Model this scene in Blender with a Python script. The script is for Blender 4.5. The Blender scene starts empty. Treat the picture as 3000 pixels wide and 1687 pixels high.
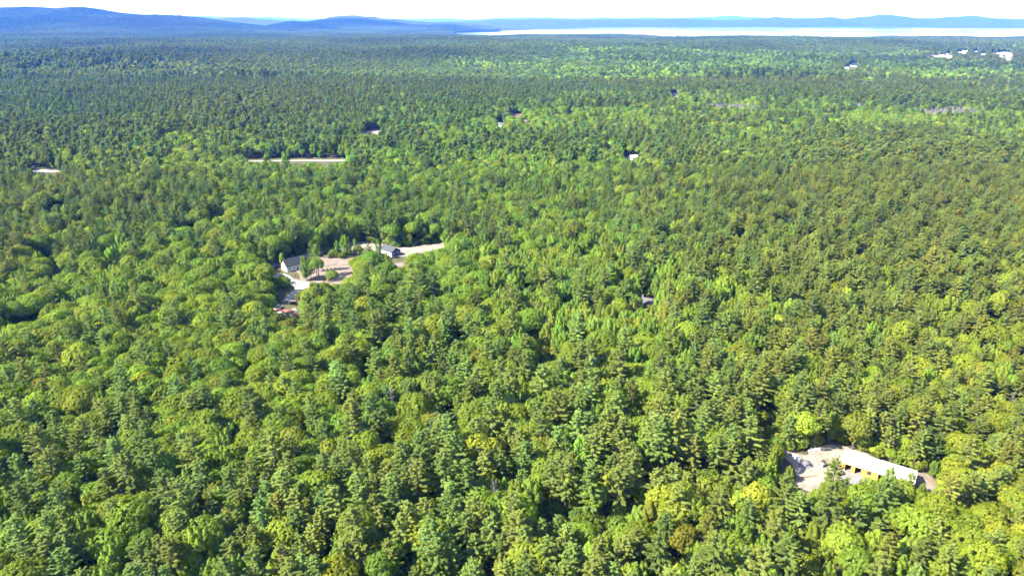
import bpy, math, random
import numpy as np
from mathutils import Vector

# ------------------------------------------------------------------ camera, sky, sun, exposure
H = 140.0                      # camera height above the forest floor
F = 2000.0 / 3000.0            # focal length over picture width (24 mm on 36 mm)
PITCH = math.atan((843.5 - 52.0) / 2000.0)
SUN_EL = math.radians(44.0)
SUN_DIR = Vector((-0.955, -0.30, 0)).normalized() * math.cos(SUN_EL) + Vector((0, 0, math.sin(SUN_EL)))

sc = bpy.context.scene
cam_d = bpy.data.cameras.new("camera")
cam = bpy.data.objects.new("camera", cam_d)
sc.collection.objects.link(cam)
cam_d.lens = 24.0
cam_d.sensor_width = 36.0
cam_d.clip_start = 1.0
cam_d.clip_end = 80000.0
cam.location = (0, 0, H)
cam.rotation_euler = (math.pi / 2 - PITCH, 0, 0)
sc.camera = cam

world = bpy.data.worlds.new("World")
sc.world = world
world.use_nodes = True
wn = world.node_tree.nodes
wn.clear()
w_out = wn.new("ShaderNodeOutputWorld")
w_bg = wn.new("ShaderNodeBackground")
w_sky = wn.new("ShaderNodeTexSky")
w_sky.sky_type = 'NISHITA'
w_sky.sun_disc = False
w_sky.sun_elevation = SUN_EL
w_sky.sun_rotation = math.atan2(SUN_DIR.x, SUN_DIR.y)
w_sky.air_density = 1.0
w_sky.dust_density = 0.8
w_sky.ozone_density = 1.5
w_bg.inputs[1].default_value = 0.09
world.node_tree.links.new(w_sky.outputs[0], w_bg.inputs[0])
world.node_tree.links.new(w_bg.outputs[0], w_out.inputs[0])

sun_d = bpy.data.lights.new("sun", 'SUN')
sun_d.energy = 4.6
sun_d.angle = math.radians(0.53)
sun_d.color = (1.0, 0.94, 0.82)
sun = bpy.data.objects.new("sun", sun_d)
sc.collection.objects.link(sun)
sun.rotation_euler = SUN_DIR.to_track_quat('Z', 'Y').to_euler()
sun.location = (0, 0, 400)

sc.view_settings.view_transform = 'Standard'
sc.view_settings.look = 'None'
sc.view_settings.exposure = 2.42
sc.view_settings.gamma = 1.0
sc.view_settings.use_curve_mapping = False
cy = sc.cycles
cy.max_bounces = 6
cy.diffuse_bounces = 3
cy.glossy_bounces = 2
cy.transmission_bounces = 3
cy.transparent_max_bounces = 4
cy.volume_bounces = 1
cy.use_adaptive_sampling = True
cy.adaptive_threshold = 0.015
cy.use_denoising = True

HAZE_SIGMA = (0.28e-5, 1.10e-5, 0.46e-4)

C = sc.collection
R0 = np.random.default_rng(11)
rnd = random.Random(5)

# ------------------------------------------------------------------ picture <-> place (photo pixels 3000 x 1687)
SP, CP = math.sin(PITCH), math.cos(PITCH)


def gp(px, row, z=0.0):
    u = (px - 1500.0) / 2000.0
    v = (843.5 - row) / 2000.0
    dy, dz = CP + SP * v, -SP + CP * v
    t = (z - H) / dz
    return (u * t, dy * t)


def proj(x, y, z):
    x, y, z = np.asarray(x, float), np.asarray(y, float), np.asarray(z, float)
    dep = y * CP + (H - z) * SP
    up = y * SP - (H - z) * CP
    dep = np.where(dep < 1, 1, dep)
    return 1500 + 2000 * x / dep, 843.5 - 2000 * up / dep, dep


def crop(pts, x0, y0, s):
    return [(x0 + a * s, y0 + b * s) for a, b in pts]


def K1(pts): return crop(pts, 2250, 1250, 600 / 2576)
def K2(pts): return crop(pts, 700, 680, 620 / 2576)
def K3(pts): return crop(pts, 1400, 260, 600 / 2576)
def K4(pts): return crop(pts, 1600, 780, 500 / 2576)
def K5(pts): return crop(pts, 600, 360, 600 / 2576)
def K6(pts): return crop(pts, 2640, 120, 360 / 2576)
def K7(pts): return crop(pts, 0, 640, 500 / 2576)
def K8(pts): return crop(pts, 0, 380, 400 / 2576)
def K9(pts): return crop(pts, 2000, 0, 1000 / 2576)
def KA(pts): return crop(pts, 1000, 1100, 1000 / 2468)


def inpoly(px, py, poly):
    px, py = np.asarray(px), np.asarray(py)
    ins = np.zeros(px.shape, bool)
    n = len(poly)
    j = n - 1
    for i in range(n):
        xi, yi = poly[i]
        xj, yj = poly[j]
        c = ((yi > py) != (yj > py)) & (px < (xj - xi) * (py - yi) / ((yj - yi) or 1e-9) + xi)
        ins ^= c
        j = i
    return ins


# ------------------------------------------------------------------ noise and terrain
def vnoise(x, y, scale, seed):
    x = np.asarray(x, float) / scale + 1000.3 + seed * 17.17
    y = np.asarray(y, float) / scale + 1000.7 + seed * 7.31
    xi, yi = np.floor(x).astype(np.int64), np.floor(y).astype(np.int64)
    fx, fy = x - xi, y - yi
    fx, fy = fx * fx * (3 - 2 * fx), fy * fy * (3 - 2 * fy)

    def h(a, b):
        n = (a * 374761393 + b * 668265263 + seed * 974634777) & 0xFFFFFFFF
        n = ((n ^ (n >> 13)) * 1274126177) & 0xFFFFFFFF
        n = (n ^ (n >> 16)) & 0xFFFF
        return n / 65535.0
    a, b = h(xi, yi), h(xi + 1, yi)
    c, d = h(xi, yi + 1), h(xi + 1, yi + 1)
    return (a * (1 - fx) + b * fx) * (1 - fy) + (c * (1 - fx) + d * fx) * fy


def sstep(a, b, x):
    t = np.clip((np.asarray(x, float) - a) / (b - a), 0, 1)
    return t * t * (3 - 2 * t)


LAKE_Z = -20.0
near_shore = [(1325, 98), (1400, 99.5), (1450, 101), (1600, 98), (1850, 98.5), (2000, 105), (2250, 101.5), (2500, 106), (2700, 103),
              (2800, 104), (2930, 106), (3000, 101), (3250, 103)]
far_shore = [(3250, 85), (3000, 84.5), (2800, 83.5), (2500, 80), (2000, 80), (1800, 81.5), (1700, 83), (1600, 85.5), (1480, 91), (1400, 94), (1340, 96.5)]
LAKE = [gp(a, b + 2.0, 0) for a, b in near_shore] + [gp(a, b, -19) for a, b in far_shore]


def poly_dist(x, y, poly):
    best = np.full(np.shape(x), 1e12)
    n = len(poly)
    for i in range(n):
        ax, ay = poly[i]
        bx, by = poly[(i + 1) % n]
        dx, dy = bx - ax, by - ay
        t = np.clip(((x - ax) * dx + (y - ay) * dy) / (dx * dx + dy * dy), 0, 1)
        best = np.minimum(best, (x - ax - t * dx) ** 2 + (y - ay - t * dy) ** 2)
    return np.sqrt(best)


# skyline of every range: forward distance, how far it slopes to front and back, skyline points in photo pixels
RANGES = [
    (7600, 2300, 1800, [(-500, 66), (-250, 44), (-60, 37), (0, 35), (60, 32), (98, 27.5), (130, 29), (170, 31), (205, 27.5), (235, 28), (258, 31),
                        (290, 40), (330, 48.5), (400, 51.5), (470, 52.5), (520, 57), (580, 65), (680, 76), (800, 100)]),
    (11500, 1700, 1500, [(380, 90), (480, 60), (575, 56.5), (615, 60), (650, 55), (715, 51.5), (755, 57), (830, 60), (950, 63), (1050, 90)]),
    (8300, 900, 900, [(790, 95), (830, 71), (870, 65.5), (905, 69), (950, 76), (1000, 95)]),
    (9900, 1700, 1500, [(820, 95), (900, 66), (950, 58), (975, 49), (1005, 46), (1042, 45), (1073, 49.5), (1100, 49), (1130, 56), (1165, 56),
                        (1200, 61), (1265, 65), (1330, 62), (1400, 67), (1480, 78), (1600, 95)]),
    (14500, 2300, 1800, [(1250, 80), (1350, 66), (1450, 59), (1520, 60), (1640, 58), (1780, 56), (1870, 57.5), (2000, 55), (2100, 57.5), (2190, 58.5),
                         (2235, 53), (2280, 48.5), (2320, 54), (2360, 55), (2420, 49.5), (2475, 55.5), (2520, 50), (2560, 47), (2582, 42.3), (2615, 47),
                         (2655, 53), (2720, 50.5), (2780, 47.5), (2850, 46.6), (2900, 53), (3000, 55.5), (3300, 52), (3600, 60)]),
    (27000, 2500, 2500, [(-600, 58), (200, 56), (340, 49), (388, 46), (440, 51), (500, 50), (545, 48), (600, 47.5), (700, 50), (757, 46.5), (840, 53), (950, 55),
                         (1060, 53), (1120, 52.5), (1210, 54), (1330, 53.5), (1370, 57), (1450, 53), (1500, 51), (1551, 47.3), (1620, 50), (1720, 51),
                         (1850, 51), (1970, 52.5), (2050, 49.5), (2143, 45.3), (2200, 48.5), (2300, 52), (2700, 54), (3600, 55)]),
]
_RP = []
for Yr, fw, bw, pts in RANGES:
    xs, zs = [], []
    for px, row in pts:
        r = (843.5 - row) / 2000.0
        D = Yr * (SP - r * CP) / (CP + r * SP)
        dep = Yr * CP + D * SP
        xs.append((px - 1500) / 2000.0 * dep)
        zs.append(max(0.0, H - D))
    _RP.append((Yr, fw, bw, np.array(xs), np.array(zs)))


def hill_z(x, y):
    z = np.zeros(np.shape(x))
    for Yr, fw, bw, xs, zs in _RP:
        p = np.interp(x, xs, zs, left=0, right=0)
        yy = y + 260 * (vnoise(x, y, 900, 31) - 0.5)
        t = np.where(yy < Yr, (Yr - yy) / fw, (yy - Yr) / bw)
        s = 1 - np.clip(t, 0, 1)
        s = s * s * (3 - 2 * s)
        # gullies run down the slope, the skyline itself keeps its outline
        g = (1 - 0.30 * (vnoise(x, y, 420, 33)) * np.clip(t * 2.5, 0, 1)) * (1 + 0.07 * (vnoise(x, y, 190, 35) - 0.5))
        z = np.maximum(z, p * s * g)
    return z


def ground_z(x, y, hills=True):
    x, y = np.asarray(x, float), np.asarray(y, float)
    amp = sstep(850, 1700, np.hypot(x, y))
    z = amp * (30 * (vnoise(x, y, 950, 1) - 0.5) + 15 * (vnoise(x, y, 380, 2) - 0.5))
    d = poly_dist(x, y, LAKE)
    ins = inpoly(x, y, LAKE)
    k = np.where(ins, 0, sstep(0, 2200, d))
    z = z * k + (1 - k) * (-18.2)
    z = np.where(ins, -18.2 - np.minimum(d, 120) / 10.0, z)
    if hills:
        z = z + hill_z(x, y) * np.where(ins, 0, sstep(0, 500, d))
    return z


# ------------------------------------------------------------------ materials
def new_mat(name):
    m = bpy.data.materials.new(name)
    m.use_nodes = True
    nt = m.node_tree
    nt.nodes.clear()
    out = nt.nodes.new("ShaderNodeOutputMaterial")
    return m, nt, out


def leaf_mat(name, trans=0.3, rough=0.6):
    m, nt, out = new_mat(name)
    N, L = nt.nodes, nt.links
    a = N.new("ShaderNodeAttribute"); a.attribute_type = 'INSTANCER'; a.attribute_name = "tint"
    b = N.new("ShaderNodeAttribute"); b.attribute_type = 'GEOMETRY'; b.attribute_name = "leaf"
    mul = N.new("ShaderNodeMix"); mul.data_type = 'RGBA'; mul.blend_type = 'MULTIPLY'
    mul.inputs[0].default_value = 1.0
    L.new(a.outputs["Color"], mul.inputs[6]); L.new(b.outputs["Color"], mul.inputs[7])
    d = N.new("ShaderNodeBsdfDiffuse"); t = N.new("ShaderNodeBsdfTranslucent")
    warm = N.new("ShaderNodeMix"); warm.data_type = 'RGBA'; warm.blend_type = 'MULTIPLY'
    warm.inputs[0].default_value = 1.0
    warm.inputs[7].default_value = (1.05, 1.15, 0.55, 1)
    L.new(mul.outputs[2], warm.inputs[6])
    L.new(mul.outputs[2], d.inputs[0]); L.new(warm.outputs[2], t.inputs[0])
    mx = N.new("ShaderNodeMixShader"); mx.inputs[0].default_value = trans
    L.new(d.outputs[0], mx.inputs[1]); L.new(t.outputs[0], mx.inputs[2])
    g = N.new("ShaderNodeBsdfGlossy"); g.inputs["Roughness"].default_value = rough
    g.inputs["Color"].default_value = (0.9, 0.95, 0.9, 1)
    fx = N.new("ShaderNodeMixShader"); fx.inputs[0].default_value = 0.006
    L.new(mx.outputs[0], fx.inputs[1]); L.new(g.outputs[0], fx.inputs[2])
    L.new(fx.outputs[0], out.inputs[0])
    return m


def noisy_mat(name, cols, scale=1.0, rough=0.9, bump=0.0, detail=6, metallic=0.0, second=None, spec=0.3):
    """colour ramp over object-space noise; cols = list of (pos, rgb)"""
    m, nt, out = new_mat(name)
    N, L = nt.nodes, nt.links
    tc = N.new("ShaderNodeTexCoord")
    no = N.new("ShaderNodeTexNoise"); no.inputs["Scale"].default_value = scale; no.inputs["Detail"].default_value = detail
    no.inputs["Roughness"].default_value = 0.65
    L.new(tc.outputs["Object"], no.inputs["Vector"])
    cr = N.new("ShaderNodeValToRGB")
    els = cr.color_ramp.elements
    while len(els) < len(cols):
        els.new(0.5)
    for e, (p, c) in zip(els, cols):
        e.position = p; e.color = (*c, 1)
    L.new(no.outputs["Fac"], cr.inputs[0])
    col = cr.outputs[0]
    if second:                      # (scale, rgb, amount lo, hi): patches of a second material colour
        n2 = N.new("ShaderNodeTexNoise"); n2.inputs["Scale"].default_value = second[0]; n2.inputs["Detail"].default_value = 5
        L.new(tc.outputs["Object"], n2.inputs["Vector"])
        mr = N.new("ShaderNodeMapRange"); mr.inputs[1].default_value = second[2]; mr.inputs[2].default_value = second[3]
        L.new(n2.outputs["Fac"], mr.inputs[0])
        mx = N.new("ShaderNodeMix"); mx.data_type = 'RGBA'
        L.new(mr.outputs[0], mx.inputs[0]); L.new(col, mx.inputs[6]); mx.inputs[7].default_value = (*second[1], 1)
        col = mx.outputs[2]
    p = N.new("ShaderNodeBsdfPrincipled")
    p.inputs["Roughness"].default_value = rough
    p.inputs["Metallic"].default_value = metallic
    p.inputs["Specular IOR Level"].default_value = spec
    L.new(col, p.inputs["Base Color"])
    if bump:
        bp = N.new("ShaderNodeBump"); bp.inputs["Strength"].default_value = bump; bp.inputs["Distance"].default_value = 0.2
        L.new(no.outputs["Fac"], bp.inputs["Height"]); L.new(bp.outputs[0], p.inputs["Normal"])
    L.new(p.outputs[0], out.inputs[0])
    return m


def plain(name, rgb, rough=0.7, var=0.12, scale=3.0, spec=0.3):
    lo = tuple(c * (1 - var) for c in rgb); hi = tuple(min(1, c * (1 + var)) for c in rgb)
    return noisy_mat(name, [(0.3, lo), (0.7, hi)], scale, rough, 0.0, 3, spec=spec)


M = {}
M['leaf'] = leaf_mat("broadleaf_foliage", 0.40)
M['needle'] = leaf_mat("pine_needles", 0.30)
M['bark'] = noisy_mat("bark", [(0.3, (0.05, 0.043, 0.036)), (0.7, (0.12, 0.105, 0.09))], 2.5)
M['pale_bark'] = noisy_mat("pale_bark", [(0.3, (0.15, 0.14, 0.125)), (0.7, (0.27, 0.255, 0.235))], 2.0)
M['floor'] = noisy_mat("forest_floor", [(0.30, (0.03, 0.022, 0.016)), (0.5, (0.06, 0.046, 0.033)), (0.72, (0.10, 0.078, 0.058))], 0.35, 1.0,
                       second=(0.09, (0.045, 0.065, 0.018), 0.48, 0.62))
M['far_floor'] = noisy_mat("far_forest", [(0.38, (0.004, 0.007, 0.004)), (0.62, (0.028, 0.040, 0.011))], 0.014, 1.0, 0.0, 8)  # shade among the far trees is averaged into this dark colour
M['sand'] = noisy_mat("sand", [(0.30, (0.124, 0.094, 0.070)), (0.48, (0.189, 0.157, 0.127)), (0.7, (0.229, 0.198, 0.170))], 0.22, 0.95, 0.25, 8)
M['gravel'] = noisy_mat("gravel", [(0.30, (0.176, 0.156, 0.140)), (0.5, (0.225, 0.209, 0.191)), (0.7, (0.274, 0.257, 0.238))], 0.6, 0.95, 0.2, 8)
M['soil'] = noisy_mat("bare_soil", [(0.30, (0.090, 0.066, 0.052)), (0.5, (0.146, 0.114, 0.094)), (0.72, (0.196, 0.157, 0.133))], 0.16, 1.0, 0.3, 8,
                      second=(0.12, (0.12, 0.10, 0.04), 0.56, 0.70))
M['lawn'] = noisy_mat("dry_lawn", [(0.30, (0.030, 0.040, 0.010)), (0.5, (0.056, 0.054, 0.019)), (0.72, (0.085, 0.070, 0.037))], 0.25, 1.0, 0.2, 8)
M['concrete'] = noisy_mat("concrete", [(0.3, (0.126, 0.116, 0.114)), (0.7, (0.171, 0.160, 0.155))], 0.8, 0.85)
M['white_metal'] = plain("white_roof_metal", (0.80, 0.80, 0.80), 0.55, 0.03, 0.5)
M['yellow'] = noisy_mat("yellow_sheathing", [(0.3, (0.62, 0.33, 0.045)), (0.7, (0.74, 0.44, 0.085))], 1.2, 0.8)
M['dark_trim'] = plain("dark_trim", (0.12, 0.055, 0.03))
M['white_paint'] = plain("white_siding", (0.74, 0.71, 0.64), 0.7, 0.05)
M['trim'] = plain("white_trim", (0.8, 0.8, 0.78), 0.6, 0.03)
M['slate_roof'] = noisy_mat("dark_shingles", [(0.3, (0.020, 0.021, 0.027)), (0.7, (0.034, 0.036, 0.044))], 3.0, 0.85)
M['grey_roof'] = noisy_mat("grey_shingles", [(0.3, (0.034, 0.036, 0.045)), (0.7, (0.052, 0.055, 0.066))], 3.0, 0.85)
M['light_roof'] = noisy_mat("pale_shingles", [(0.3, (0.059, 0.056, 0.059)), (0.7, (0.095, 0.091, 0.097))], 2.0, 0.8)
M['navy'] = plain("navy_siding", (0.045, 0.065, 0.105), 0.75)
M['pale_blue'] = plain("pale_siding", (0.62, 0.65, 0.70), 0.7)
M['glass'] = plain("window_glass", (0.03, 0.035, 0.045), 0.12, spec=0.6)
M['brown_wood'] = noisy_mat("weathered_wood", [(0.3, (0.10, 0.075, 0.06)), (0.7, (0.20, 0.155, 0.12))], 3.0, 0.9)
M['pole'] = noisy_mat("pole_wood", [(0.3, (0.11, 0.09, 0.075)), (0.7, (0.19, 0.165, 0.14))], 3.0, 0.9)
M['wire'] = plain("wire", (0.10, 0.10, 0.11), 0.6)
M['red'] = plain("red_paint", (0.17, 0.025, 0.022), 0.45)
M['salmon'] = plain("faded_red_roof", (0.22, 0.065, 0.05), 0.75)
M['white_veh'] = plain("white_vehicle_paint", (0.76, 0.76, 0.75), 0.35, 0.02)
M['black'] = plain("black_rubber", (0.025, 0.025, 0.027), 0.8)
M['orange'] = plain("orange_paint", (0.60, 0.13, 0.03), 0.5)
M['grey_metal'] = plain("grey_metal", (0.22, 0.23, 0.25), 0.5)
M['tarp'] = noisy_mat("dark_tarp", [(0.3, (0.035, 0.036, 0.045)), (0.55, (0.10, 0.10, 0.115)), (0.7, (0.34, 0.34, 0.36))], 1.6, 0.5)
M['rock'] = noisy_mat("granite", [(0.3, (0.20, 0.20, 0.21)), (0.7, (0.44, 0.43, 0.42))], 1.5, 0.9)
M['pale_rock'] = noisy_mat("pale_rubble", [(0.3, (0.42, 0.42, 0.42)), (0.7, (0.62, 0.61, 0.59))], 1.5, 0.9)


def water_mat():
    m, nt, out = new_mat("lake_water")
    N, L = nt.nodes, nt.links
    p = N.new("ShaderNodeBsdfPrincipled")
    p.inputs["Base Color"].default_value = (0.02, 0.045, 0.07, 1)
    p.inputs["IOR"].default_value = 1.33
    tc = N.new("ShaderNodeTexCoord")
    mp = N.new("ShaderNodeMapping"); mp.inputs["Scale"].default_value = (0.0005, 0.0022, 1)
    L.new(tc.outputs["Object"], mp.inputs[0])
    no = N.new("ShaderNodeTexNoise"); no.inputs["Scale"].default_value = 1.0; no.inputs["Detail"].default_value = 4
    L.new(mp.outputs[0], no.inputs["Vector"])
    mr = N.new("ShaderNodeMapRange"); mr.inputs[1].default_value = 0.4; mr.inputs[2].default_value = 0.65
    mr.inputs[3].default_value = 0.05; mr.inputs[4].default_value = 0.22
    L.new(no.outputs["Fac"], mr.inputs[0]); L.new(mr.outputs[0], p.inputs["Roughness"])
    L.new(p.outputs[0], out.inputs[0])
    return m


M['water'] = water_mat()


# ------------------------------------------------------------------ mesh helpers
def mesh_np(name, verts, faces, mats, leaf=None, mat_idx=None, smooth=False):
    """verts (n,3); faces (m,k) with one k"""
    me = bpy.data.meshes.new(name)
    verts = np.asarray(verts, np.float32); faces = np.asarray(faces, np.int32)
    m, k = faces.shape
    me.vertices.add(len(verts)); me.vertices.foreach_set("co", verts.ravel())
    me.loops.add(m * k); me.loops.foreach_set("vertex_index", faces.ravel())
    me.polygons.add(m)
    me.polygons.foreach_set("loop_start", np.arange(m, dtype=np.int32) * k)
    me.polygons.foreach_set("loop_total", np.full(m, k, np.int32))
    for mt in mats:
        me.materials.append(mt)
    if mat_idx is not None:
        me.polygons.foreach_set("material_index", np.asarray(mat_idx, np.int32))
    if leaf is not None:
        at = me.attributes.new("leaf", 'FLOAT_COLOR', 'FACE')
        rgba = np.ones((m, 4), np.float32); rgba[:, :3] = leaf
        at.data.foreach_set("color", rgba.ravel())
    me.update(calc_edges=True)
    if smooth:
        me.polygons.foreach_set("use_smooth", np.ones(m, bool))
    return me


class MB:
    """collects boxes, tubes and polygons; build() links them as ONE mesh object"""
    def __init__(self):
        self.v, self.f = [], []

    def add(self, vs, fs):
        o = len(self.v)
        self.v += [tuple(a) for a in vs]
        self.f += [tuple(i + o for i in f) for f in fs]
        return self

    def box(self, x0, x1, y0, y1, z0, z1):
        vs = [(x0, y0, z0), (x1, y0, z0), (x1, y1, z0), (x0, y1, z0), (x0, y0, z1), (x1, y0, z1), (x1, y1, z1), (x0, y1, z1)]
        return self.add(vs, [(3, 2, 1, 0), (4, 5, 6, 7), (0, 1, 5, 4), (1, 2, 6, 5), (2, 3, 7, 6), (3, 0, 4, 7)])

    def prism(self, outline, axis, a, b):
        """outline of (u,w) extruded along axis 'x' or 'y' between a and b"""
        n = len(outline)
        if axis == 'x':
            vs = [(a, u, w) for u, w in outline] + [(b, u, w) for u, w in outline]
        elif axis == 'y':
            vs = [(u, a, w) for u, w in outline] + [(u, b, w) for u, w in outline]
        else:
            vs = [(u, w, a) for u, w in outline] + [(u, w, b) for u, w in outline]
        fs = [tuple(range(n - 1, -1, -1)), tuple(range(n, 2 * n))]
        fs += [(i, (i + 1) % n, n + (i + 1) % n, n + i) for i in range(n)]
        return self.add(vs, fs)

    def tube(self, pts, radii, n=6):
        pts = [Vector(p) for p in pts]
        rings = []
        vs, fs = [], []
        for i, p in enumerate(pts):
            d = (pts[min(i + 1, len(pts) - 1)] - pts[max(i - 1, 0)])
            d = d.normalized() if d.length > 1e-6 else Vector((0, 0, 1))
            a = d.orthogonal().normalized(); b = d.cross(a)
            for k in range(n):
                t = 2 * math.pi * k / n
                vs.append(p + (a * math.cos(t) + b * math.sin(t)) * radii[i])
        for i in range(len(pts) - 1):
            for k in range(n):
                k2 = (k + 1) % n
                fs.append((i * n + k, i * n + k2, (i + 1) * n + k2, (i + 1) * n + k))
        fs.append(tuple(range(n - 1, -1, -1)))
        fs.append(tuple(range((len(pts) - 1) * n, len(pts) * n)))
        return self.add(vs, fs)

    def mesh(self, name, mat, smooth=False):
        me = bpy.data.meshes.new(name)
        me.from_pydata(self.v, [], self.f)
        me.materials.append(mat)
        if smooth:
            me.polygons.foreach_set("use_smooth", np.ones(len(me.polygons), bool))
        me.update()
        return me

    def build(self, name, mat, parent=None, smooth=False, label=None):
        o = bpy.data.objects.new(name, self.mesh(name, mat, smooth))
        C.objects.link(o)
        if parent is not None:
            o.parent = parent
        if label:
            o['label'] = label
        return o


def empty(name, x, y, z, rz=0.0):
    o = bpy.data.objects.new(name, None)
    o.empty_display_size = 1.0
    C.objects.link(o)
    o.location = (x, y, z); o.rotation_euler = (0, 0, rz)
    return o


def tag(o, label, cat, group=None):
    o['label'] = label; o['category'] = cat
    if group:
        o['group'] = group
    return o


def gz(x, y):
    return float(ground_z(np.array([x]), np.array([y]))[0])


# ------------------------------------------------------------------ ground, hills, lake
def build_ground():
    rings = [0.0]
    r = 25.0
    while r < 36000:
        rings.append(r)
        r *= 1.05 if r < 800 else (1.014 if r < 9000 else (1.022 if r < 16000 else 1.05))
    rings = np.array(rings)
    ang_v = np.linspace(-46, 46, 461)
    ang = np.radians(np.concatenate([ang_v, np.linspace(50, 310, 66)]))
    n, m = len(rings), len(ang)
    A, Rr = np.meshgrid(ang, rings)
    X, Y = Rr * np.sin(A), Rr * np.cos(A)
    hz = hill_z(X.ravel(), Y.ravel()).reshape(X.shape)
    Z = ground_z(X.ravel(), Y.ravel()).reshape(X.shape)
    V = np.stack([X, Y, Z], -1).reshape(-1, 3)
    i, j = np.meshgrid(np.arange(n - 1), np.arange(m), indexing='ij')
    j2 = (j + 1) % m
    Fc = np.stack([i * m + j, (i + 1) * m + j, (i + 1) * m + j2, i * m + j2], -1).reshape(-1, 4)[:, ::-1]
    isn = hz.ravel()[Fc].max(1) > 6.0
    far = np.hypot(V[Fc[:, 0], 0], V[Fc[:, 0], 1]) > 1500
    for nm, sel in (("ground", ~isn), ("hills", isn)):
        f = Fc[sel]
        used, inv = np.unique(f, return_inverse=True)
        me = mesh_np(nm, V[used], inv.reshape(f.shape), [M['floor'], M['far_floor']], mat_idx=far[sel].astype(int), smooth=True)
        o = bpy.data.objects.new(nm, me); C.objects.link(o); o['kind'] = 'structure'


build_ground()
mb = MB()
pts = [Vector((x, y, 0)) for x, y in LAKE]
cx = sum(p.x for p in pts) / len(pts); cyy = sum(p.y for p in pts) / len(pts)
# the sheet reaches a little under its shores
big = []
for p in pts:
    d = Vector((p.x - cx, p.y - cyy, 0)); big.append((p.x + d.x * 0.004, p.y + 30 * (1 if d.y > 0 else -1), LAKE_Z))
mb.add(big, [tuple(range(len(big)))])
lake = mb.build("lake", M['water']); lake['kind'] = 'structure'


# ------------------------------------------------------------------ sheets of cleared ground
def sheet(name, poly_px, mat, lift, jitter=0.6, step=2.5, zoff=0.0, world=False):
    g = poly_px if world else [gp(a, b) for a, b in poly_px]
    out = []
    r = random.Random(len(g) * 7 + int(lift * 1000))
    for i in range(len(g)):
        a, b = g[i], g[(i + 1) % len(g)]
        L = math.hypot(b[0] - a[0], b[1] - a[1])
        k = max(1, int(L / step))
        for q in range(k):
            t = q / k
            out.append((a[0] + (b[0] - a[0]) * t + r.uniform(-jitter, jitter), a[1] + (b[1] - a[1]) * t + r.uniform(-jitter, jitter)))
    xs = np.array([p[0] for p in out]); ys = np.array([p[1] for p in out])
    zs = ground_z(xs, ys) + lift + zoff
    mb = MB().add([(x, y, z) for x, y, z in zip(xs, ys, zs)], [tuple(range(len(out)))])
    o = mb.build(name, mat)
    me = o.data
    import bmesh
    bm = bmesh.new(); bm.from_mesh(me)
    bmesh.ops.triangulate(bm, faces=bm.faces[:])
    for f in bm.faces:
        if f.normal.z < 0:
            f.normal_flip()
    bm.to_mesh(me); bm.free()
    o['kind'] = 'structure'
    return o


GAPS = []   # gaps in the near wood: no big trees, undergrowth may stand
VIS = []          # places in the photo where nothing nearer may stand in the way


def vis(p):
    VIS.append(p)
    return p


# yard round the long building
sheet("sand_yard", K1([(170, 290), (330, 330), (480, 350), (560, 270), (680, 225), (950, 240), (1250, 330), (1400, 420), (1200, 600), (1260, 760), (1200, 960), (900, 960),
                       (700, 900), (560, 830), (330, 760), (310, 640), (350, 560), (300, 450), (190, 360)]), M['sand'], 0.03)
sheet("gravel_apron", K1([(910, 540), (1200, 640), (1500, 760), (1700, 880), (1500, 990), (1180, 960), (1000, 800), (880, 640)]), M['concrete'], 0.05, 0.3)
sheet("gravel_track", K1([(1840, 560), (1990, 590), (2090, 670), (2260, 750), (2330, 800), (2250, 850), (2080, 830), (1950, 800), (1860, 830), (1780, 800)]), M['soil'], 0.04)
sheet("dry_verge", K1([(1250, 300), (1560, 390), (1900, 500), (2080, 610), (2260, 720), (2330, 790), (2100, 690), (1900, 570), (1500, 460), (1250, 350)]), M['lawn'], 0.022)
vis(K1([(200, 300), (330, 330), (500, 360), (560, 290), (680, 240), (950, 255), (1250, 340), (1560, 440), (1900, 545), (1990, 600), (2080, 680), (2220, 760),
        (2190, 800), (2060, 820), (1950, 790), (1850, 815), (1790, 760), (1650, 560), (1480, 620), (1230, 610), (1200, 740), (1010, 740), (980, 640), (870, 640),
        (760, 710), (500, 790), (360, 690), (350, 640), (410, 520), (300, 450), (200, 350)]))
# clearing with the two houses
sheet("dirt_lot", K2([(900, 300), (1300, 330), (1520, 270), (1730, 300), (1860, 300), (2080, 330), (2010, 450), (1860, 500), (1650, 540), (1380, 660), (1180, 660), (1000, 650),
                      (820, 640), (600, 560), (640, 480)]), M['soil'], 0.03, 0.8)
sheet("sandy_lot", K2([(1240, 200), (1340, 125), (1560, 115), (1790, 140), (1960, 180), (2080, 185), (2300, 140), (2600, 110), (2640, 150), (2480, 240), (2130, 300), (1990, 310), (1700, 250), (1500, 270), (1300, 260)]), M['sand'], 0.045, 0.8)
sheet("gravel_road", K2([(300, 470), (390, 395), (700, 280), (960, 230), (1100, 195), (1340, 125), (1560, 115), (1340, 190), (1100, 240), (960, 275), (720, 340), (420, 430), (330, 500)]), M['gravel'], 0.06, 0.4)
sheet("driveway", K2([(390, 500), (470, 490), (620, 530), (700, 590), (860, 612), (1010, 600), (900, 660), (790, 690), (720, 740), (640, 810), (560, 850), (500, 850), (570, 790), (690, 690), (640, 640), (560, 590), (420, 570)]), M['gravel'], 0.065, 0.3)
sheet("lawn", K2([(380, 430), (520, 400), (700, 470), (760, 590), (640, 560), (560, 500), (400, 500)]), M['lawn'], 0.05)
sheet("lawn", K2([(420, 740), (560, 650), (690, 660), (640, 720), (560, 800), (440, 830)]), M['lawn'], 0.05)
sheet("lawn", K2([(1870, 300), (2070, 300), (2050, 350), (1900, 380), (1800, 330)]), M['lawn'], 0.05)
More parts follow.
